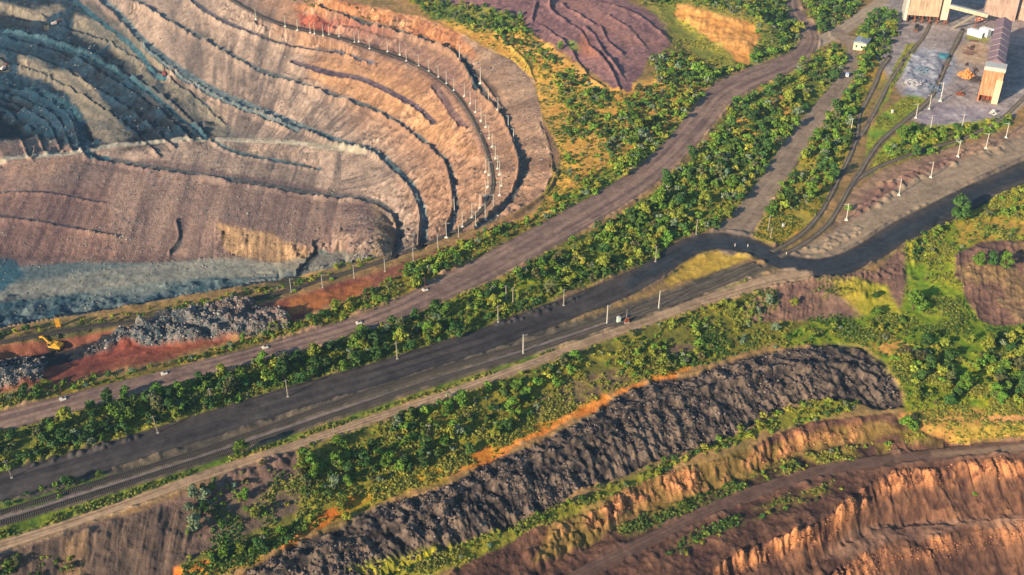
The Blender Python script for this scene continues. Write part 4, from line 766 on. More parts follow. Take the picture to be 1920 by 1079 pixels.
# loose rock
cube = np.array([(-1,-1,-1),(1,-1,-1),(1,1,-1),(-1,1,-1),(-1,-1,1),(1,-1,1),(1,1,1),(-1,1,1)], float)
cq = np.array([(0,3,2,1),(4,5,6,7),(0,1,5,4),(1,2,6,5),(2,3,7,6),(3,0,4,7)])
RP = []
for i in range(8):
    gg = np.random.default_rng(i); RP.append(((cube * gg.uniform(.45, 1.1, (8, 3))) * np.array([1, gg.uniform(.6, 1), gg.uniform(.45, .8)]), cq, np.ones(8)))
M_STONE = ground_mat('stone', .1, .2, .8)
def rocks(wmap, n, s0, s1, cols, name, label):
    wm = wmap * area / np.maximum(dep_, 100) ** 2; cs = np.cumsum(wm.ravel()); pk = np.searchsorted(cs, g.uniform(0, cs[-1], n))
    merge(RP, [(xf[k] + g.uniform(-.4, .4), yf[k] + g.uniform(-.4, .4), zf[k], s0 + (s1 - s0) * g.beta(1, 4), 1, g.uniform(0, 6.28), int(g.integers(0, 8)), lin(cols[g.integers(0, len(cols))]) * g.uniform(.7, 1.2)) for k in pk], name, label, 'rock', M_STONE)
rocks((ZONE == 7) * inner * np.clip(.5 + 3 * NB, .1, 2), 6500, .14, .9, [(64,58,62), (92,80,80), (120,106,100), (48,44,50)], 'heap_rubble', 'loose dark rock on the long spoil heap')
rocks((ZONE == 13) * inner * 1.0, 2600, .2, 1.0, [(70,80,86), (112,110,106), (110,90,82), (150,140,130)], 'ore_rubble', 'grey and rusty boulders on the ore heaps beside the excavator cut')
rocks((dil > .3) * inner * (tband > .3) * (ter > .3) * np.clip(.4 + 3 * NB, .05, 2), 3000, .1, .55, [(160,104,76), (190,130,96), (120,80,64)], 'cutting_rubble', 'broken orange rock along the rock cutting edges')
rocks(((pitm > .5) * (slope < .5) * inner * np.clip(NB * 2 + .2, 0, 1)), 3500, .3, 1.0, [(120,120,116), (150,140,126), (80,92,98)], 'pit_rubble', 'loose boulders lying on the pit benches')
# ---------------------------------------------------------------- built things
class MB:
    def __init__(s): s.v = []; s.f = []
    def box(s, x0, x1, y0, y1, z0, z1, M=None, taper=0):
        o = len(s.v)
        for z, k in ((z0, 0), (z1, taper)):
            for x, y in ((x0 + k, y0 + k), (x1 - k, y0 + k), (x1 - k, y1 - k), (x0 + k, y1 - k)):
                p = Vector((x, y, z)); s.v.append(tuple(M @ p if M else p))
        s.f += [tuple(o + i for i in q) for q in ((3,2,1,0),(4,5,6,7),(0,1,5,4),(1,2,6,5),(2,3,7,6),(3,0,4,7))]; return s
    def tube(s, a_, b_, r0, r1=None, n=8):
        r1 = r0 if r1 is None else r1; a_ = Vector(a_); b_ = Vector(b_); d = (b_ - a_).normalized(); t1 = d.orthogonal().normalized(); t2 = d.cross(t1); o = len(s.v)
        for P_, r_ in ((a_, r0), (b_, r1)):
            for i in range(n): an = 2 * math.pi * i / n; s.v.append(tuple(P_ + t1 * (r_ * math.cos(an)) + t2 * (r_ * math.sin(an))))
        s.f += [(o + i, o + (i + 1) % n, o + n + (i + 1) % n, o + n + i) for i in range(n)]
        s.f += [tuple(o + n - 1 - i for i in range(n)), tuple(o + n + i for i in range(n))]; return s
    def prism(s, pts, y0, y1, M=None):           # outline in x,z pushed along y
        o = len(s.v); n = len(pts)
        for y in (y0, y1):
            for x, z in pts: p = Vector((x, y, z)); s.v.append(tuple(M @ p if M else p))
        s.f += [tuple(o + i for i in range(n)), tuple(o + 2 * n - 1 - i for i in range(n))] + [(o + (i + 1) % n, o + i, o + n + i, o + n + (i + 1) % n) for i in range(n)]; return s
    def beam(s, a_, b_, w_, h_):
        a_ = Vector(a_); b_ = Vector(b_); d = (b_ - a_); L = d.length; d.normalize(); x = d.cross(Vector((0, 0, 1))).normalized(); z = x.cross(d)
        M = Matrix((x, d, z)).transposed().to_4x4(); M.translation = a_; return s.box(-w_ / 2, w_ / 2, 0, L, -h_ / 2, h_ / 2, M)
    def mesh(s, name, mat):
        me = bpy.data.meshes.new(name); me.from_pydata(s.v, [], s.f); me.materials.append(mat); me.update(); return me
    def build(s, name, mat, parent=None, label=None):
        o = link(name, s.mesh(name, mat), parent)
        if label: o['label'] = label
        return o
def thing(name, loc, label, cat, rz=0, group=None, sc=None):
    e_ = bpy.data.objects.new(name, None); COL.objects.link(e_); e_.location = loc; e_.rotation_euler = (0, 0, rz); e_.empty_display_size = .3
    if sc: e_.scale = (sc,) * 3
    e_['label'] = label; e_['category'] = cat
    if group: e_['group'] = group
    return e_
MW = flat_mat('weathered_concrete', (184, 178, 166), .85, .15, .8); MC = flat_mat('white_footing', (208, 202, 188), .85, .12, 1); MD = flat_mat('dark_steel', (66, 58, 56), .6, .3)
MGAL = flat_mat('galvanised', (176, 174, 168), .5, .2); MRUST = flat_mat('rust', (128, 72, 52), .8, .35, 1.2); MY = flat_mat('yellow_paint', (200, 146, 48), .5, .2, 2); MTIMB = flat_mat('weathered_timber', (150, 138, 120), .9, .25)
MBLK = flat_mat('rubber_black', (34, 34, 36), .8, .2); MGL = flat_mat('dark_glass', (30, 44, 56), .15, .1)
MRAIL = flat_mat('rail_steel', (92, 78, 72), .35, .25, .3, .6); MSLP = flat_mat('sleeper', (96, 88, 80), .9, .3, .2)
# masts: [pole, crossarm] + footing
def mast_meshes(h, r0, r1, mp, arm=True):
    a_ = MB().box(-r0, r0, -r0, r0, .3, h, taper=r0 - r1)
    c_ = MB(); c_.beam((-.2, 0, h - 1.0), (2.1, 0, h - .75), .12, .12).beam((.1, 0, h - .2), (2.0, 0, h - .8), .06, .06) if arm else c_.box(-.9, .9, -.07, .07, h - .7, h - .55).box(-.8, -.7, -.05, .05, h - .55, h - .3).box(.7, .8, -.05, .05, h - .55, h - .3)
    return a_.mesh('pole', mp), c_.mesh('crossarm', MGAL)
FOOT = MB().box(-.85, .85, -.85, .85, -.5, .35, taper=.08).box(-.4, .4, -.4, .4, .35, .9, taper=.1).mesh('footing', MC)
PM = mast_meshes(9.0, .20, .12, MW); PU = mast_meshes(8.6, .21, .13, MTIMB, False); PM8 = mast_meshes(8.6, .15, .10, MW)
FS = MB().box(-.45, .45, -.45, .45, -.4, .25, taper=.05).mesh('footing', MW)
def mast(name, u, v, meshes, foot, label, cat='mast', group=None, rz=0, sc=1.0, tilt=(0, 0)):
    p = surf(u, v); e_ = thing(name, (p.x, p.y, p.z - .1), label, cat, rz, group, sc); e_.rotation_euler = (tilt[0], tilt[1], rz)
    link('pole', meshes[0], e_); link('crossarm', meshes[1], e_)
    if foot: link('footing', foot, e_)
    return e_
for i, (u, v) in enumerate([(862,116),(901,157),(916,188),(934,216),(953,238),(963,264)]):
    mast('railway_mast', u, v, PM, FOOT, 'white mast on a footing along the dark uppermost bench right of the pit', 'mast', 'white masts on the uppermost pit bench', 2.6, 1.1 if i < 2 else .85)
mast('railway_mast', 852, 399, PM, FOOT, 'white mast alone beside the dark bench inside the pit railway', 'mast', None, 3)
for (u, v) in [(785,124),(804,134),(822,145),(837,157),(851,170),(871,179),(882,195),(892,210),(902,226),(911,239),(917,259),(923,275),(929,298),(933,317),(937,328),(940,349),(937,367),(925,392),(910,413),(892,427)]:
    mast('railway_mast', u, v, PM8, FOOT, 'thin white mast on the outer side of the curved pit railway', 'mast', 'masts on the outer side of the curved pit railway', math.pi + .2)
for (u, v) in [(911,317),(917,329),(915,351),(911,369),(900,390),(885,409),(867,426),(837,447)]:
    mast('railway_mast', u, v, PM8, FOOT, 'thin white mast on the inner side of the curved pit railway', 'mast', 'masts on the inner side of the curved pit railway', .2)
for (u, v) in [(480,35),(535,50),(558,57),(582,62),(590,64),(606,67),(617,66),(636,69),(665,80),(673,79),(693,92),(727,97),(750,103),(762,115)]:
    mast('railway_mast', u, v, PM8, FOOT, 'small distant white mast on the straight upper stretch of the pit railway', 'mast', 'distant masts on the upper pit railway', 1.2, .95)
for (u, v, w_) in [(860,445,'just where the pit railway leaves the curve'), (821,464,'second after the pit railway leaves the curve'), (775,489,'above a clump of bushes between pit rim and haul road'), (722,510,'directly below the end of the curved pit bench'), (664,522,'beside bushes left of the curved pit bench end'), (605,541,'at the left end of the orange soil stripe'), (546,548,'among bushes at the tip of the grey pit road')]:
    mast('railway_mast', u, v, PM8, FS, 'concrete post beside the railway ' + w_, 'mast', None, .5, .82)
for (u, v, w_) in [(1587,412,'at the lower end of its row, nearest the railway curve'), (1685,366,'second from the lower end of its row beside the sand lane'), (1745,333,'third up its row, beside dark slag mounds'), (1795,295,'fourth up its row, just below the hedge'), (1848,280,'fifth up its row, on the slag mounds'), (1886,258,'at the upper end of the row near the right edge'),
                   (1717,221,'lowest of three beside the curving yard railway'), (1742,204,'middle of three beside the curving yard railway'), (1763,190,'tallest of three beside the yard railway, by the scrap'), (1803,241,'in the hedge south of the brick bunker'), (1595,250,'in front of a pale tree at the railway junction'), (1743,248,'behind the round green tree south of the yard')]:
    mast('railway_mast', u, v, PM, FOOT, 'white mast ' + w_, 'mast', None, 2.8, 1.35 if (u, v) == (1763, 190) else 1.0, (0, .03))
for (u, v, w_) in [(22,896,'at the left edge'), (296,812,'beside rubble at the left'), (398,762,'inside the tree belt'), (540,744,'beside a pale boulder bank'), (745,673,'at the lower edge of the thick tree belt'), (934,607,'beside brown rubble'), (949,566,'taller of a pair standing in the tree belt'), (962,570,'shorter of a pair standing in the tree belt'), (1057,573,'before a bushy tree at the lower belt edge'), (1229,491,'where the black road begins to bend'), (1305,441,'above the black road bend')]:
    mast('utility_pole', u, v, PU, FS, 'grey pole ' + w_ + ' above the coal road', 'pole', None, .6, .95, (0, -.05 if u < 300 else .0))
for (u, v, w_) in [(981,663,'standing alone by the railway in mid-picture'), (1138,607,'left of the pale relay cabinet'), (1235,579,'nearest the road bend, right of the relay cabinet')]:
    mast('utility_pole', u, v, PM, FS, 'pale concrete pole ' + w_, 'pole', None, .6, 1.02)
mast('utility_pole', 1440, 433, PU, FS, 'left one of two pale poles on the yellow verge above the black bend', 'pole', None, .5, .9)
mast('utility_pole', 1444, 452, PU, FS, 'right one of two pale poles on the yellow verge above the black bend', 'pole', None, .5, .85)
# slab bases with thin dark posts along the haul road
SLAB = MB().box(-1.15, 1.15, -.95, .95, -.5, .45, taper=.06).mesh('footing', MC); SP = MB().tube((.2, .1, .5), (.2, .1, 7.2), .09, .06).mesh('pole', MRUST); SB = MB().box(-.25, .65, -.3, .5, .55, .8).mesh('base_plate', MD)
for (u, v, w_) in [(118,749,'leftmost beside the haul road'), (308,701,'second from the left beside the haul road'), (497,652,'middle one beside the haul road'), (673,606,'second from the right beside the haul road'), (797,544,'rightmost beside the haul road')]:
    p = surf(u, v); e_ = thing('lighting_post', (p.x, p.y, p.z), 'thin rusty post on a white concrete slab, ' + w_, 'post', .5)
    link('footing', SLAB, e_); link('pole', SP, e_); link('base_plate', SB, e_)
# short markers at the crossing
for (u, v, w_) in [(1402,463,'on the yellow verge below the black bend'), (1378,462,'left of another on the yellow verge below the black bend'), (1474,478,'at the level crossing on the outer side of the bend')]:
    p = surf(u, v); e_ = thing('marker_post', (p.x, p.y, p.z - .1), 'short white marker post ' + w_, 'post')
    MB().tube((0, 0, 0), (0, 0, 1.6), .16, .14).build('post', MC, e_); MB().tube((0, 0, 1.6), (0, 0, 1.9), .17, .12).build('cap', MD, e_)
# relay cabinets
def cabinet(u, v, s, label, mat=MC, rz=.4):
    p = surf(u, v); e_ = thing('relay_cabinet', (p.x, p.y, p.z - .1), label, 'cabinet', rz)
    MB().box(-.75 * s, .75 * s, -.5 * s, .5 * s, 0, .3 * s).build('plinth', MW, e_); MB().box(-.65 * s, .65 * s, -.42 * s, .42 * s, .3 * s, 2.1 * s).build('body', mat, e_)
    MB().prism([(-.75 * s, 2.1 * s), (.75 * s, 2.1 * s), (.6 * s, 2.3 * s), (0, 2.42 * s), (-.6 * s, 2.3 * s)], -.52 * s, .52 * s).build('roof', MGAL, e_)
    d = MB().box(-.55 * s, .55 * s, -.46 * s, -.425 * s, .4 * s, 2.0 * s).build('door', mat, e_); MB().box(.35 * s, .42 * s, -.5 * s, -.46 * s, 1.1 * s, 1.3 * s).build('handle', MD, d)
cabinet(1160, 604, 1.15, 'pale green relay cabinet beside the railway in mid-picture', flat_mat('pale_green', (196, 214, 196)))
cabinet(1468, 427, .8, 'small white cabinet in the brown weeds above the railway crossing')
cabinet(1550, 303, .9, 'white cabinet half hidden by bushes left of the railway'); cabinet(1673, 212, .9, 'small white cabinet on the grass between two railway branches')
p = surf(1175, 604); e_ = thing('signal_equipment', (p.x, p.y, p.z), 'dark rusty switch equipment with a thin post beside the pale green cabinet', 'signal', .3)
MB().box(-.9, .9, -.5, .5, 0, 1.1).box(-.6, -.2, -.3, .3, 1.1, 2.0).box(.3, .7, -.3, .3, 1.1, 2.3).build('housing', MRUST, e_); MB().tube((0, .4, 0), (0, .4, 6.2), .08, .06).build('post', MGAL, e_); MB().box(-1.1, 1.1, -.8, .8, -.3, .08).build('base', MW, e_)
p = surf(110, 612); e_ = thing('marker_box', (p.x, p.y, p.z), 'yellow sheet metal box among the bushes on the pit rim', 'box', .3)
MB().box(-.9, .9, -.7, .7, .3, 3.4).build('body', MY, e_); MB().box(-1, 1, -.8, .8, 3.4, 3.6).build('roof', MY, e_); MB().box(-1, 1, -.8, .8, -.2, .3).build('base', MRUST, e_)

# rails
def track(P, label, gauge=1.52):
    sp = smooth_pts(np.array(P, float), 10); pts = [surf(u, v) for u, v in sp]; W_ = np.array([tuple(q) for q in pts])
    seg = np.r_[0, np.cumsum(np.linalg.norm(np.diff(W_[:, :2], axis=0), axis=1))]; s = np.arange(0, seg[-1], .65)
    c = np.stack([np.interp(s, seg, W_[:, k]) for k in range(3)], -1)
    zz = np.convolve(np.pad(c[:, 2], 8, mode='edge'), np.ones(17) / 17, 'valid'); c[:, 2] = np.maximum(zz, c[:, 2] - .1) + .10
    t = np.gradient(c, axis=0); t /= np.linalg.norm(t, axis=1)[:, None]; n = np.stack([-t[:, 1], t[:, 0], 0 * s], -1); n /= np.linalg.norm(n, axis=1)[:, None]; up = np.cross(t, n); up *= np.sign(up[:, 2])[:, None]
    e_ = thing('railway_track', tuple(c[len(c) // 2]), label, 'railway track'); o0 = c[len(c) // 2]
    a_ = c - t * .13 - o0; b_ = c + t * .13 - o0; V_ = []
    for zo in (-.12, .06):
        for (q, sg) in ((a_, -1), (a_, 1), (b_, 1), (b_, -1)): V_.append(q + n * 1.35 * sg + up * zo)
    V_ = np.stack(V_, 1).reshape(-1, 3); o = np.arange(len(c))[:, None, None] * 8; qd = (np.array([(4,5,6,7),(0,1,5,4),(1,2,6,5),(2,3,7,6),(3,0,4,7)])[None] + o).reshape(-1, 4)
    sl_ = link('sleepers', mesh_np('sleepers', V_, qd, [MSLP], smooth=False), e_); sl_['kind'] = 'stuff'
    for sg in (-1, 1):
        ring = []
        for (w_, zo) in ((-.06, .06), (-.06, .24), (.06, .24), (.06, .06)): ring.append(c - o0 + n * (sg * gauge / 2 + w_) + up * zo)
        V_ = np.stack(ring, 1).reshape(-1, 3); k = np.arange(len(c) - 1)[:, None, None] * 4; qd = (np.array([(0,1,5,4),(1,2,6,5),(2,3,7,6),(3,0,4,7)])[None] + k).reshape(-1, 4)
        link('rail', mesh_np('rail', V_, qd, [MRAIL], smooth=False), e_)
track(R1, 'upper of two parallel tracks beside the coal road')
track(R2, 'lower of two parallel tracks, next to the green verge and narrow dirt track')
track(R3, 'track running from the crossing up the left side of the junction')
track(R4, 'track curving from the crossing up past the yard railway masts')
track(R5, 'track branching right below the hedge towards the brick bunker')
track(R6, 'track climbing straight to the big loading building')
track(RPIT, 'railway track curving round the pit and along its near rim')

# excavators
def excavator(u, v, rz, s, label, body_m, boom_m, bm=35, st=-50):
    p = surf(u, v); e_ = thing('excavator', (p.x, p.y, p.z), label, 'excavator', rz, None, s)
    for y in (-1.5, .9):
        MB().prism([(-2.2, .35), (-1.9, 0), (1.9, 0), (2.2, .35), (2.2, .7), (1.9, 1.05), (-1.9, 1.05), (-2.2, .7)], y, y + .6).build('crawler_track', MBLK, e_)
    MB().box(-2.2, 1.5, -1.3, 1.3, 1.15, 2.6).box(-2.9, -2.1, -1.3, 1.3, 1.2, 2.3).box(-1.6, .2, -.9, .9, 2.6, 2.9).build('body', body_m, e_)
    c_ = MB().box(.3, 1.8, .35, 1.35, 1.2, 3.2).build('cab', body_m, e_); MB().box(1.8, 1.84, .45, 1.25, 2.0, 3.05).box(.45, 1.65, 1.35, 1.39, 2.0, 3.05).build('window', MGL, c_)
    k = Vector((3.9, 0, 4.6)); q = Vector((6.6, 0, 3.9)); t = Vector((7.9, 0, 1.5))
    b = MB().beam((1.3, 0, 1.9), k, .5, .7).beam(k, q, .5, .6).build('boom', boom_m, e_); MB().tube((1.9, 0, 1.6), (3.6, 0, 3.6), .12).build('ram', MGAL, b)
    MB().beam(q, t, .4, .5).build('stick', boom_m, e_)
    MB().prism([(7.6, 1.7), (8.4, 1.5), (8.5, .7), (7.8, .2), (7.0, .3), (7.5, .8)], -.7, .7).build('bucket', MD, e_)
excavator(104, 654, math.radians(165), 1.15, 'yellow excavator with raised boom in the dark cut left of the ore heaps', MY, MY)
MWH = flat_mat('faded_white', (214, 196, 184), .6, .2); MRD = flat_mat('faded_red', (150, 78, 74), .6, .3)
excavator(104, 50, math.radians(30), 1.0, 'white and red shovel below the notched ridge, highest in the pit', MWH, MRD)
excavator(309, 143, math.radians(100), 1.0, 'reddish shovel at the foot of a pale spur in the pit', MRD, MD)
excavator(7, 128, math.radians(60), 1.0, 'pale shovel at the left edge of the pit, between two tan ridges', MWH, MRD)
# van on the dirt road
p = surf(1588, 143); e_ = thing('van', (p.x, p.y, p.z), 'small white and blue van driving on the straight dirt road', 'van', math.radians(72))
MVB = flat_mat('pale_blue_paint', (150, 172, 204), .3, .05); MVW = flat_mat('white_paint', (226, 228, 232), .3, .05)
MB().prism([(-2.4, .5), (2.4, .5), (2.5, 1.1), (1.9, 1.35), (1.2, 2.1), (-2.3, 2.15), (-2.45, 1.9)], -.95, .95).build('body', MVW, e_)
MB().box(-2.1, 1.0, -.8, .8, 2.15, 2.22).build('roof', MVB, e_)
MB().prism([(1.26, 2.02), (1.86, 1.42), (1.92, 1.48), (1.32, 2.08)], -.8, .8).build('windscreen', MGL, e_)
MB().box(-2.49, -2.43, -.7, .7, 1.3, 1.95).build('rear_window', MGL, e_)
for x in (-1.5, 1.5):
    for y in (-.98, .78): MB().tube((x, y, .38), (x, y + .2, .38), .38, n=14).build('wheel', MBLK, e_)

# buildings
def frame(p1, p2, z=0):
    a_ = Vector((*px2world(p1[0], p1[1], z), z)); b_ = Vector((*px2world(p2[0], p2[1], z), z)); rz = math.atan2(b_.y - a_.y, b_.x - a_.x); return a_, (b_ - a_).length, rz
def wall_mat(name, c, c2, sx=1.2, sz=2.6, mortar=(90, 80, 72), streak=.5):
    """panelled wall: seams by brick texture, stains running down"""
    m = bpy.data.materials.new(name); m.use_nodes = True; t = m.node_tree; b = t.nodes['Principled BSDF']; tc = nd(t, 'ShaderNodeTexCoord')
    sep = nd(t, 'ShaderNodeSeparateXYZ'); cmb = nd(t, 'ShaderNodeCombineXYZ'); ad = nd(t, 'ShaderNodeMath', operation='ADD'); t.links.new(tc.outputs['Object'], sep.inputs[0])
    t.links.new(sep.outputs[0], ad.inputs[0]); t.links.new(sep.outputs[1], ad.inputs[1]); t.links.new(ad.outputs[0], cmb.inputs[0]); t.links.new(sep.outputs[2], cmb.inputs[1])
    br = nd(t, 'ShaderNodeTexBrick'); br.inputs['Scale'].default_value = 1; br.inputs['Brick Width'].default_value = sx; br.inputs['Row Height'].default_value = sz; br.inputs['Mortar Size'].default_value = .04; br.offset = 0
    br.inputs['Color1'].default_value = (*lin(c), 1); br.inputs['Color2'].default_value = (*(lin(c) * .86), 1); br.inputs['Mortar'].default_value = (*lin(mortar), 1); t.links.new(cmb.outputs[0], br.inputs['Vector'])
    mp = nd(t, 'ShaderNodeMapping'); mp.inputs['Scale'].default_value = (.6, .07, 1); t.links.new(cmb.outputs[0], mp.inputs[0]); n = nd(t, 'ShaderNodeTexNoise'); n.inputs['Scale'].default_value = 1.6; n.inputs['Detail'].default_value = 6; t.links.new(mp.outputs[0], n.inputs['Vector'])
    r_ = nd(t, 'ShaderNodeMapRange'); r_.inputs[1].default_value = .45; r_.inputs[2].default_value = .7; t.links.new(n.outputs[0], r_.inputs[0]); ms = nd(t, 'ShaderNodeMath', operation='MULTIPLY'); ms.inputs[1].default_value = streak; t.links.new(r_.outputs[0], ms.inputs[0])
    mx = nd(t, 'ShaderNodeMixRGB'); t.links.new(ms.outputs[0], mx.inputs[0]); t.links.new(br.outputs[0], mx.inputs[1]); mx.inputs[2].default_value = (*lin(c2), 1); t.links.new(mx.outputs[0], b.inputs['Base Color']); b.inputs['Roughness'].default_value = .85; return m
W_TAN = wall_mat('tan_panels', (190, 164, 136), (128, 100, 82), 3.0, 2.4, (150, 126, 104), .8); W_OR = wall_mat('orange_brick', (190, 114, 74), (200, 166, 134), 1.6, 1.4, (140, 88, 66), .9)
W_PINK = wall_mat('pinkish_panels', (176, 148, 132), (118, 92, 86), 4, 3, (130, 104, 98), .8); W_PURP = wall_mat('weathered_roofing', (132, 104, 112), (108, 84, 92), 9, 6, (150, 130, 134), .5)
# loading building on stilts
a_, L, rz = frame((1694, 41), (1773, 47)); e_ = thing('loading_building', (a_.x, a_.y, 0), 'tall tan loading building on stilts at the top right', 'building', rz)
MB().box(0, L * .80, 0, 20, 5, 34).build('wall', W_TAN, e_); MB().box(-.35, 1.6, -.4, 19, 0, 34.3).build('corner_pier', MW, e_)
MB().box(L * .845, L, -.8, 16, 3.5, 36).build('stair_tower', wall_mat('pale_panels', (204, 190, 168), (150, 130, 110), 4, 3, (190, 172, 150), .3), e_)
MB().box(L * .80, L * .845, 1.6, 14, 3.5, 34).build('recess', MD, e_)
MB().box(-.5, L * .8, -.5, 20.5, 34, 34.8).build('roof', MGAL, e_)
for i in range(6):
    for y in (.6, 10): x = 2.0 + i * (L - 3.2) / 5.0; MB().box(x - .45, x + .45, y - .4, y + .5, -.3, 5.05).build('stilt', MRUST, e_)
for i in range(5): x = 2.4 + i * (L - 3.2) / 5.0 + 1.2; MB().prism([(x, 5), (x + 2.4, 5), (x + 1.7, 3.0), (x + .7, 3.0)], 1.5, 4.5).build('hopper', MD, e_)
# conveyor gallery
s0 = Vector((*px2world(1781, 12, 13), 13)); s1 = Vector((*px2world(1852, 30, 9), 9)); e_ = thing('conveyor_gallery', (s0.x, s0.y, 0), 'inclined pale conveyor bridge between the two big buildings', 'conveyor'); d = s1 - s0; z0 = Vector((0, 0, s0.z))
MB().beam(z0, z0 + d, 2.8, 2.2).build('gallery', wall_mat('gallery_panels', (214, 188, 160), (150, 110, 90), 2, 2, (130, 100, 84)), e_); MB().beam(z0 + Vector((0, 0, 1.25)), z0 + d + Vector((0, 0, 1.25)), 3.2, .2).build('roof', MGAL, e_)
for k in (.02, .75): q = z0 + d * k; MB().tube((q.x, q.y, 0), (q.x, q.y, q.z - 1), .35).build('support', MRUST, e_)
MB().beam((z0 + d * .7) + Vector((0, -.5, -1.0)), Vector((1.5, -9, .6)), 1.4, .8).build('lower_chute', MTIMB, e_)
# big building far right
a_, L, rz = frame((1843, 33), (1902, 40)); e_ = thing('processing_building', (a_.x, a_.y, 0), 'large pinkish building cut off by the top edge at the right', 'building', rz)
MB().box(0, L, 0, 24, -.5, 30).build('wall', W_PINK, e_); MB().box(-.6, L + .2, -.6, 24.6, 30, 31).build('roof', MGAL, e_)
a_, L, rz = frame((1906, 36), (1990, 60)); e_ = thing('processing_building', (a_.x, a_.y, 0), 'pinkish annex in the top right corner beside the large building', 'building', rz)
MB().box(0, L, 0, 22, -.5, 27).build('wall', W_PINK, e_); MB().box(-.6, L + .6, -.6, 22.6, 27, 28).build('roof', MGAL, e_); MB().box(.4, L, -.25, 0, 9, 9.6).build('ledge', MW, e_)
# long gabled building
zs = 16.0; nl = Vector((*px2world(1853, 116, zs), 0)); nr = Vector((*px2world(1883, 121, zs), 0)); fl = Vector((*px2world(1869, 37, zs), 0)); Wd = (nr - nl).length; Ln = (fl - nl).length; rz = math.atan2(nr.y - nl.y, nr.x - nl.x)
e_ = thing('long_building', (nl.x, nl.y, 0), 'long narrow building with a purple gabled roof behind the brick bunker', 'building', rz)
yd = (fl - nl); rel = Matrix.Rotation(-rz, 4, 'Z') @ yd; k = rel.x / rel.y
def shear(o): 
    for v_ in o.data.vertices: v_.co.x += v_.co.y * k
    return o
shear(MB().box(0, Wd, 0, rel.y, -.5, zs - .05).build('wall', W_PINK, e_)); shear(MB().prism([(-.6, zs), (Wd + .6, zs), (Wd / 2, zs + 2.6)], -.3, rel.y).build('roof', W_PURP, e_))
for i in range(7): shear(MB().box(-.14, .0, 4 + i * 9, 8 + i * 9, 4, 7).build('window', MD, e_))
for i in range(6): shear(MB().prism([(-.7, zs - .02), (Wd / 2, zs + 2.72), (Wd + .7, zs - .02), (Wd / 2, zs + 2.62)], 6 + i * 11, 6.5 + i * 11).build('roof_seam', MW, e_))
# brick bunker
a_, L, rz = frame((1831, 190), (1868, 196)); Hh = 19.5; e_ = thing('brick_bunker', (a_.x, a_.y, 0), 'orange brick bunker at the near end of the long purple-roofed building', 'building', rz)
MB().box(0, L, 0, 9, 4.2, Hh).build('wall', W_OR, e_); MB().box(L - 3.0, L + .35, -.35, 8.6, -.4, Hh - 5).build('pier', wall_mat('pale_brick', (224, 196, 156), (190, 150, 110), 2, 1, (200, 170, 130)), e_)
MB().box(0, .8, .05, 8.9, -.4, 4.2).build('pier', W_OR, e_); MB().box(.8, L - 3.0, 5.5, 8.9, -.4, 4.2).build('back_wall', MRUST, e_)
for i in range(3): x = 2.2 + i * 2.4; MB().box(x, x + .4, .4, .8, -.4, 4.2).build('stilt', MRUST, e_)
MB().box(-.3, L + .4, -.3, 9.3, Hh, Hh + 2.0).build('parapet', MW, e_, 'grey parapet band'); MB().box(.6, L - .6, .6, 8.4, Hh + 2.0, Hh + 2.1).build('roof', MGAL, e_)
# white shed
a_, L, rz = frame((1813, 64), (1840, 72)); e_ = thing('white_shed', (a_.x, a_.y, 0), 'low white shed in the yard before the big buildings', 'shed', rz)
MB().box(0, L, 0, 3.6, -.2, 3.2).build('wall', MVW, e_); MB().box(-.3, L + .3, -.3, 4, 3.2, 3.5).build('roof', MVW, e_); MB().box(L * .55, L + 1.4, 4.1, 9, 0, 5.0).build('annex', MVW, e_); MB().box(L + .02, L + .1, .8, 2.8, .1, 2.6).build('door', MD, e_)
MB().beam((L + 1.4, 8, 4.6), (L + 11, 9.5, 6.4), .9, .9).build('duct', MVW, e_)
# house in the trees
a_, L, rz = frame((1599, 93), (1622, 97)); e_ = thing('house', (a_.x, a_.y, 0), 'small cream house with a grey roof among trees beside the dirt road', 'house', rz)
MB().box(0, L, 0, 11, -.3, 5).build('wall', flat_mat('cream_render', (222, 204, 160), .9, .12), e_); MB().prism([(-.5, 5), (L + .5, 5), (L + .5, 5.3), (L / 2, 6.6), (-.5, 5.3)], -.6, 11.6).build('roof', flat_mat('slate', (122, 132, 142), .7, .15), e_)
for i in range(2): f_ = MB().box(1.2 + i * 3.4, 2.6 + i * 3.4, -.06, .02, 1.6, 3.4).build('window', MVW, e_); MB().box(1.3 + i * 3.4, 2.5 + i * 3.4, -.1, -.06, 1.7, 3.3).build('pane', MGL, f_)
# tank
p = surf(1769, 108); e_ = thing('round_tank', (p.x, p.y, p.z), 'low round teal tank among the grey scrap in the yard', 'tank')
MT = flat_mat('teal_paint', (60, 112, 126), .5, .15); MB().tube((0, 0, -.3), (0, 0, 1.5), 3.3, n=28).build('wall', MT, e_); MB().tube((0, 0, 1.5), (0, 0, 1.8), 3.4, 2.6, n=28).build('lid', MT, e_)
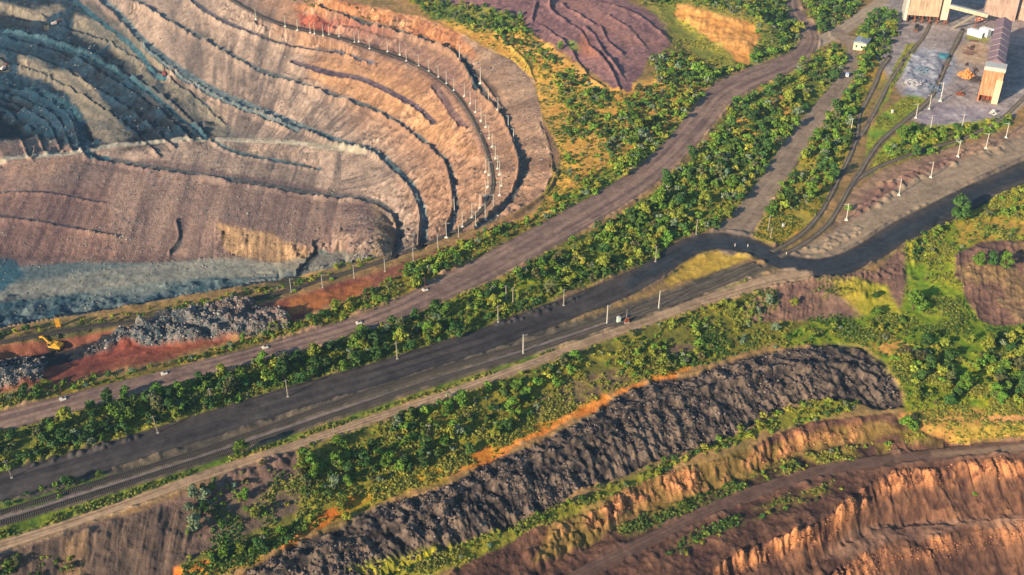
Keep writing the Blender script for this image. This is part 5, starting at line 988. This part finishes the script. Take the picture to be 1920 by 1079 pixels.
# wagons and scrap
def wagon(u, v, ang, label, L=9.0):
    p = surf(u, v); e_ = thing('freight_wagon', (p.x, p.y, p.z + .1), label, 'wagon', ang); MB().box(-L / 2, L / 2, -1.35, 1.35, 1.0, 2.6).build('body', MD, e_); MB().box(-L / 2 + .3, L / 2 - .3, -1.1, 1.1, 2.6, 2.75).build('load', MBLK, e_)
    for x in (-L / 2 + 1.4, L / 2 - 1.4): MB().box(x - 1, x + 1, -1.1, 1.1, .1, .95).build('bogie', MRUST, e_)
wagon(1718, 56, math.radians(68), 'dark open wagon below the stilts of the loading building')
def scrap(u, v, R, n, hgt, mat, label, seed, nm='scrap_pile', long=2.6):
    gg = np.random.default_rng(seed); p = surf(u, v); b = MB()
    for i in range(n):
        r_ = R * math.sqrt(gg.uniform()); an = gg.uniform(0, 6.28); z = hgt * (1 - r_ / R) * gg.uniform(.2, 1); M = Matrix.Translation((r_ * math.cos(an), r_ * math.sin(an), z)) @ Matrix.Rotation(gg.uniform(0, 6.28), 4, 'Z') @ Matrix.Rotation(gg.uniform(-.9, .9), 4, 'Y') @ Matrix.Rotation(gg.uniform(-.9, .9), 4, 'X')
        l_ = gg.uniform(.3, long) / 2; w_ = gg.uniform(.1, .55); b.box(-l_, l_, -w_, w_, -w_ * .5, w_ * .5, M)
    o = b.build(nm, mat); o.location = p; o['label'] = label; o['category'] = 'scrap'
scrap(1812, 143, 4.4, 260, 5.2, flat_mat('orange_rust', (206, 142, 84), .8, .4, .7), 'orange rusty scrap pile left of the brick bunker', 1, long=3.4)
scrap(1829, 150, 3.0, 90, 3.6, MD, 'dark scrap heap between the orange pile and the brick bunker', 2)
scrap(1800, 178, 2.2, 50, 2.0, MRUST, 'small dark scrap heap below the orange pile', 3)
scrap(1730, 132, 5.5, 150, 2.0, flat_mat('blue_grey_scrap', (112, 126, 142), .7, .4, .7), 'bluish grey scrap spread in the middle of the yard', 4, long=3.5)
scrap(1712, 160, 5.0, 110, 1.6, flat_mat('pale_scrap', (160, 156, 160), .8, .4, .7), 'pale scrap at the left of the yard beside the grass', 5, long=3.0)
scrap(1748, 168, 4.0, 100, 1.6, flat_mat('slate_scrap', (96, 106, 120), .7, .4, .7), 'round tangle of dark pipes at the lower end of the yard scrap', 6, long=3.5)
scrap(1838, 38, 3.0, 80, 2.4, flat_mat('pink_scrap', (190, 130, 110), .8, .4, .7), 'reddish rubble at the foot of the large pinkish building', 7)
scrap(1863, 213, 2.4, 40, 2.2, MGAL, 'small grey heap in front of the brick bunker', 8)
MPIPE = flat_mat('rusty_pipe', (92, 66, 58), .7, .3)
gp_ = np.random.default_rng(9)
for i in range(9):
    p = surf(1790 + gp_.uniform(-20, 50), 100 + gp_.uniform(-25, 60)); b_ = MB()
    for j in range(int(gp_.integers(3, 7))): b_.tube((0, j * .55, .3), (gp_.uniform(4, 7), j * .55, .3), .26)
    o = b_.build('pipe_stack', MPIPE); o.location = p; o.rotation_euler.z = gp_.uniform(0, 3); o['label'] = 'stack of rusty pipes lying in the middle of the yard'; o['category'] = 'pipes'; o['group'] = 'rusty pipe stacks in the yard'
# ---------------------------------------------------------------- haze

hz_ = MB().box(-1300, 1300, -600, 2400, -190, 262).build('haze', bpy.data.materials.new('haze_air')); hz_['kind'] = 'stuff'; hz_['label'] = 'thin blue haze over the far end of the pit'; hz_['category'] = 'haze'
hm = hz_.data.materials[0]; hm.use_nodes = True; t = hm.node_tree; t.nodes.remove(t.nodes['Principled BSDF']); pv = nd(t, 'ShaderNodeVolumePrincipled'); pv.inputs['Density'].default_value = .00008
pv.inputs['Color'].default_value = (.45, .72, 1, 1); pv.inputs['Anisotropy'].default_value = .2; t.links.new(pv.outputs[0], t.nodes['Material Output'].inputs['Volume'])
